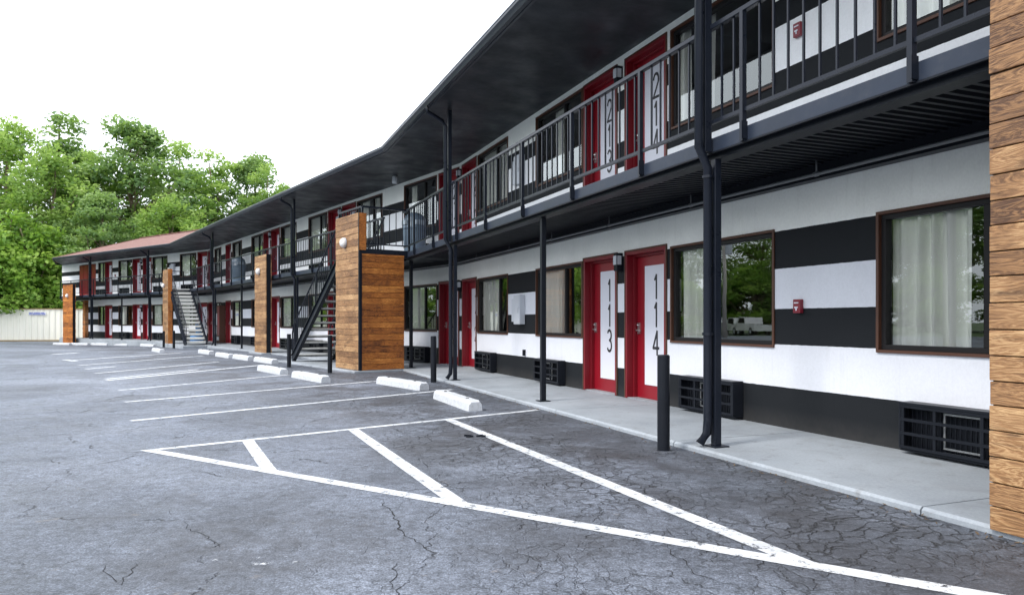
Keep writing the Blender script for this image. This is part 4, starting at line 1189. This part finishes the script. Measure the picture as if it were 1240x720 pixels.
# ------------------------------------------------------------------ fence at the end of the lot
def fence():
    A = Vector((-27.5, 56.6, 0)); B = Vector((-64, 49.5, 0)); d = (B - A); L = d.length; d.normalize(); n = Vector((d.y, -d.x, 0))
    if n.dot(Vector((0, -1, 0))) < 0: n = -n
    t = thing('metal_fence', 'long cream fence of ribbed sheet metal closing off the far left of the lot', 'fence', (0, 0, 0))
    m = MB(); x = 0; prof = []
    while x < L: prof += [(x, 0), (x + .16, 0), (x + .2, 0.035), (x + .36, 0.035)]; x += 0.4
    zb, zt = gz(56) + 0.02, gz(56) + 2.38
    for (a, oa), (b, ob) in zip(prof[:-1], prof[1:]):
        p, q = A + d * a + n * oa, A + d * b + n * ob
        m.poly([(p.x, p.y, zb), (q.x, q.y, zb), (q.x, q.y, zt), (p.x, p.y, zt)])
    m.build('sheet_panel', 'fence', t)
    m = MB(); c0, c1 = A + n * .02, B + n * .02
    m.bar((c0.x, c0.y, zt + .03), (c1.x, c1.y, zt + .03), .1, .08); m.bar((c0.x, c0.y, zb + .0), (c1.x, c1.y, zb), .14, .16); m.build('fence_rail', 'fencecap', t)
    s = thing('small_sign', 'small white sign with blue lettering high on the cream fence', 'sign', A + d * 8.15 + n * 0.09 + Vector((0, 0, 1.72)), math.atan2(d.y, d.x) + math.pi)
    m = MB(); m.box(-0.6, 0.6, -0.012, 0.0, -0.11, 0.11); m.build('sign_board', 'sign', s)
    m = MB(); rr = random.Random(3)
    for r in range(2):
        x = -0.54
        while x < 0.5:
            w = rr.uniform(.04, .09); m.box(x, x + w, -0.016, -0.0125, 0.01 - r * .1, 0.085 - r * .1); x += w + .02 + (0.04 if rr.random() < .2 else 0)
    m.build('sign_lettering', 'blue', s)
fence()

# ------------------------------------------------------------------ trees
def crown_mesh(name, seed, clumps, per, R, H, leaf, mat, spread=0.8, low=0.25):
    rnd = random.Random(seed); V = []; Fc = []; T = []
    cs = []
    for k in range(clumps):
        while True:
            x, y, z = rnd.uniform(-1, 1), rnd.uniform(-1, 1), rnd.uniform(-1, 1)
            d = math.sqrt(x * x + y * y + z * z)
            if d < 1 and (d > 0.45 or rnd.random() < .3): break
        tz = (z + 1) / 2; wid = 1.0 - 0.55 * tz ** 2.2
        lump = 1 + 0.22 * math.sin(3 * math.atan2(y, x) + seed) 
        cs.append((x * R * wid * lump, y * R * wid * lump, H * (low + (1 - low) * tz), rnd.uniform(.55, 1.25), rnd.random()))
    for cx_, cy_, cz_, sz, tn in cs:
        n = int(per * sz * sz)
        for j in range(n):
            a = rnd.uniform(0, 6.283); b = math.acos(rnd.uniform(-1, 1)); r = (rnd.random() ** 0.45) * spread * sz
            px, py, pz = cx_ + r * math.sin(b) * math.cos(a) * 1.25, cy_ + r * math.sin(b) * math.sin(a) * 1.25, cz_ + r * math.cos(b) * 0.72
            u = Vector((rnd.gauss(0, 1), rnd.gauss(0, 1), rnd.gauss(0, .6))).normalized(); w = u.orthogonal().normalized()
            w = (w * math.cos(a) + u.cross(w) * math.sin(a))
            s = leaf * rnd.uniform(.6, 1.3); u2 = u * s; w2 = w * s * .55
            q = Vector((px, py, pz)); k = len(V)
            V += [q - u2, q + w2, q + u2, q - w2]
            Fc.append((k, k + 1, k + 2, k + 3))
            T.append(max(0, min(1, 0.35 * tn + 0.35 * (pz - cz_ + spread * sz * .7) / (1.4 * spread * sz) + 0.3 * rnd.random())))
    me = bpy.data.meshes.new(name); me.from_pydata([tuple(v) for v in V], [], Fc); me.update()
    ca = me.color_attributes.new('tone', 'FLOAT_COLOR', 'CORNER'); buf = []
    for t in T: buf += [t, 0, 0, 1] * 4
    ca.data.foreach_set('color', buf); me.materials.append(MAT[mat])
    return me, cs
def trunk_mesh(name, seed, cs, H, r0=0.32):
    rnd = random.Random(seed); m = MB()
    pts = []; x = y = 0
    for k in range(9):
        z = H * 0.92 * k / 8; pts.append((x, y, z)); x += rnd.uniform(-.25, .25); y += rnd.uniform(-.25, .25)
    m.tube(pts, [r0 * (1 - .88 * k / 8) for k in range(9)], 8)
    for (cx_, cy_, cz_, sz, tn) in cs[::3]:
        zb = max(H * .12, cz_ - rnd.uniform(1.5, 4.5)); k = min(7, int(zb / (H * .92) * 8)); f = zb / (H * .92) * 8 - k
        b = Vector(pts[k]).lerp(Vector(pts[k + 1]), min(1, f)); e = Vector((cx_, cy_, cz_)); md = b.lerp(e, .5) + Vector((rnd.uniform(-.4, .4), rnd.uniform(-.4, .4), rnd.uniform(-.5, .1)))
        rr = r0 * (1 - .85 * zb / H) * .45
        m.tube([b, md, e], [rr, rr * .6, rr * .22], 5, caps=False)
    return m
KIND = {}
def make_kind(key, seed, clumps, per, R, H, leaf, mat, spread, low):
    me, cs = crown_mesh('crown', seed, clumps, per, R, H, leaf, mat, spread, low)
    tm = trunk_mesh('trunk', seed, cs, H)
    KIND[key] = [me, tm, H, None]
make_kind('broad', 1, 165, 120, 5.6, 18, 0.18, 'leaf_a', 1.0, 0.06)
make_kind('dark', 2, 140, 150, 5.0, 18, 0.18, 'leaf_b', 1.05, 0.10)
make_kind('airy', 3, 100, 130, 5.2, 20, 0.18, 'leaf_a', 0.95, 0.15)
make_kind('bush', 4, 130, 130, 3.8, 8, 0.16, 'leaf_c', 0.85, 0.02)
make_kind('spire', 6, 46, 150, 2.0, 21, 0.17, 'leaf_b', .8, 0.25)
def tree(key, x, y, h, rz, label, name='broadleaf_tree', wide=1.0, group='trees behind the motel and fence'):
    me, tm, H, tmesh = KIND[key]
    t = thing(name, label, 'bush' if key == 'bush' else 'tree', (x, y, gz(y) - 0.05), rz, group)
    s = h / H
    t.scale = (s * wide, s * wide, s)
    if tmesh is None:
        o = tm.build('trunk', 'bark', t, smooth=True); KIND[key][3] = o.data
    else:
        o = bpy.data.objects.new('trunk', tmesh); COL.objects.link(o); o.parent = t
    c = bpy.data.objects.new('crown', me); COL.objects.link(c); c.parent = t
    return t
def tx(px, Y): return (px - CX) / F * Y
tree('broad', tx(8, 66), 66, 19.4, 0.3, 'broad green tree at the left edge, above the cream fence', wide=1.05)
tree('spire', tx(80, 72), 72, 23.3, 1.0, 'thin-topped tree, tallest of those behind the fence', wide=1.3)
tree('broad', tx(62, 64), 64, 16.6, 2.1, 'broad tree left of the tallest top, over the end of the roof', wide=1.1)
tree('airy', tx(112, 70), 70, 18.0, 0.2, 'loose tree with sky showing through it, over the roof hip', wide=1.0)
tree('dark', tx(165, 70), 70, 20.6, 4.0, 'dark green tree with a pointed top, over the far roof', wide=1.15)
tree('airy', tx(215, 74), 74, 20.0, 3.1, 'loose green tree over the far roof, right of the dark one', wide=1.2)
tree('airy', tx(258, 74), 74, 19.0, 5.1, 'dense green tree above the bend of the roof', wide=1.2)
tree('dark', tx(305, 76), 76, 18.6, 1.2, 'second tree from the right, dark and rounded', wide=1.0)
tree('airy', tx(322, 72), 72, 17.2, 2.2, 'rightmost tree, its loose branches meeting the eave', wide=.75)
tree('dark', tx(120, 62), 62, 12.3, 0.9, 'lower dark tree close behind the hipped roof end', wide=1.2)
tree('broad', tx(205, 66), 66, 12.6, 1.9, 'lower green tree close behind the middle of the far roof', wide=1.3)
for k, (px, Y, h) in enumerate([(-20, 57.5, 9.2), (22, 59, 9.8), (58, 60.5, 8.0), (95, 62, 8.0), (-60, 55, 9)]):
    tree('bush', tx(px, Y), Y, h, k * 1.3, ['bright green bushy tree leaning over the left edge of the fence', 'bright green bushy tree above the left part of the fence', 'bright green bushy tree behind the small blue-lettered sign', 'bright green bushy tree seen through the gap beside the brown screen', 'bright green bushy tree beyond the left edge of the fence'][k], 'bushy_tree', 1.15)
# woodland closing the west side of the lot, seen mirrored in the windows
rnd = random.Random(12)
ring = [(-50, 66), (-58, 62), (-66, 56), (-72, 48), (-76, 40), (-80, 31), (-82, 22), (-84, 13), (-84, 4), (-84, -6), (-82, -16), (-80, -26), (-62, 70), (-90, 36), (-92, 18), (-92, 0)]
for k, (x, y) in enumerate(ring):
    tree(['broad', 'dark', 'dark'][k % 3], x, y, rnd.uniform(15, 20), rnd.uniform(0, 6), 'roadside tree mirrored in the motel windows', wide=1.25, group='roadside trees mirrored in the windows')
for k, (x, y) in enumerate([(-60, 52), (-66, 46), (-70, 38), (-73, 30), (-75, 22), (-77, 14), (-77, 5), (-77, -4), (-76, -14)]):
    tree('bush', x, y, rnd.uniform(6, 9), rnd.uniform(0, 6), 'roadside bush mirrored in the motel windows', 'bushy_tree', 1.4, group='roadside bushes mirrored in the windows')

# utility pole and two white pickups on the west side (mirrored in the windows)
t = thing('utility_pole', 'pale utility pole with transformers, mirrored in the window right of door 114', 'utility pole', (-38.9, 33.45, gz(34)))
m = MB(); m.tube([(0, 0, 0), (0, 0, 8.6)], [.17, .12], 12); m.build('pole_shaft', 'pole', t, smooth=True)
m = MB(); m.box(-.06, .06, -1.1, 1.1, 8.1, 8.22); m.build('crossarm', 'pole', t)
for yy in (-.5, .5):
    m = MB(); m.lathe([(0, 6.2), (.24, 6.2), (.26, 6.3), (.26, 7.1), (.1, 7.2), (0, 7.2)], (.2, yy, 0.5 + yy), 14); m.build('transformer', 'lightgrey', t)
def pickup(x, y, rz, label):
    t = thing('pickup_truck', label, 'truck', (x, y, gz(y)), rz, 'white pickups mirrored in the window')
    prof = [(-2.7, .45), (-2.7, 1.05), (-0.55, 1.08), (-0.45, 1.75), (0.75, 1.78), (1.35, 1.15), (2.5, 1.02), (2.68, .8), (2.68, .45)]
    m = MB(); n = len(prof)
    for k in range(n):
        a, b = prof[k], prof[(k + 1) % n]; m.poly([(a[0], -.95, a[1]), (b[0], -.95, b[1]), (b[0], .95, b[1]), (a[0], .95, a[1])])
    m.poly([(p[0], -.95, p[1]) for p in prof]); m.poly([(p[0], .95, p[1]) for p in reversed(prof)])
    m.build('body', 'truckpaint', t, bevel=.05)
    m = MB()
    for yy in (-.956, .956): m.poly([(-.35, yy, 1.12), (.98, yy, 1.15), (.68, yy, 1.66), (-.32, yy, 1.66)])
    m.box(-2.6, -.65, -.85, .85, 1.083, 1.09); m.build('side_window', 'winframe', t)
    for xx in (-1.7, 1.75):
        for yy in (-.86, .86):
            m = MB(); m.tube([(xx, yy - .12, .38), (xx, yy + .12, .38)], .38, 18); w = m.build('wheel', 'tyre', t)
            m = MB(); m.tube([(xx, yy - .13, .38), (xx, yy + .13, .38)], .2, 14); m.build('rim', 'lightgrey', w)
pickup(-55.5, 40.5, 2.2, 'white pickup mirrored lower in the window right of door 114')
pickup(-60.5, 44.5, 2.2, 'white pickup mirrored behind the other one')

# ------------------------------------------------------------------ light, sky, camera
w = bpy.data.worlds.new('World'); sc.world = w; w.use_nodes = True
nt = w.node_tree; bg = nt.nodes['Background']
sky = nt.nodes.new('ShaderNodeTexSky'); sky.sky_type = 'NISHITA'; sky.sun_disc = False
SUN_EL, SUN_AZ = rad(48), rad(235)       # azimuth clockwise from +Y
sky.sun_elevation = SUN_EL; sky.sun_rotation = SUN_AZ; sky.dust_density = 4.0; sky.air_density = 1.0
mx = nt.nodes.new('ShaderNodeMix'); mx.data_type = 'RGBA'; mx.inputs[0].default_value = 0.80
nt.links.new(sky.outputs[0], mx.inputs[6]); mx.inputs[7].default_value = (21.5, 22.6, 24.4, 1)
nt.links.new(mx.outputs[2], bg.inputs['Color']); bg.inputs['Strength'].default_value = 0.12
sun = bpy.data.lights.new('sun', 'SUN'); sun.energy = 2.6; sun.angle = rad(12); sun.color = (1.0, 0.95, 0.87)
so = bpy.data.objects.new('sun', sun); COL.objects.link(so)
dv = Vector((math.sin(SUN_AZ) * math.cos(SUN_EL), math.cos(SUN_AZ) * math.cos(SUN_EL), math.sin(SUN_EL)))
so.rotation_euler = dv.to_track_quat('Z', 'Y').to_euler(); so.location = dv * 50

cam = bpy.data.cameras.new('camera'); co = bpy.data.objects.new('camera', cam); COL.objects.link(co)
cam.sensor_width = 36; cam.lens = 36 * F / 1240; cam.shift_y = (HY - 360) / 1240; cam.clip_end = 2000; cam.clip_start = 0.05
co.location = (0, 0, EYE); co.rotation_euler = (rad(90), 0, 0)
sc.camera = co
sc.view_settings.view_transform = 'Standard'; sc.view_settings.look = 'None'; sc.view_settings.exposure = 0
sc.cycles.max_bounces = 8; sc.cycles.transparent_max_bounces = 12; sc.cycles.caustics_reflective = False; sc.cycles.caustics_refractive = False
sc.cycles.use_denoising = True
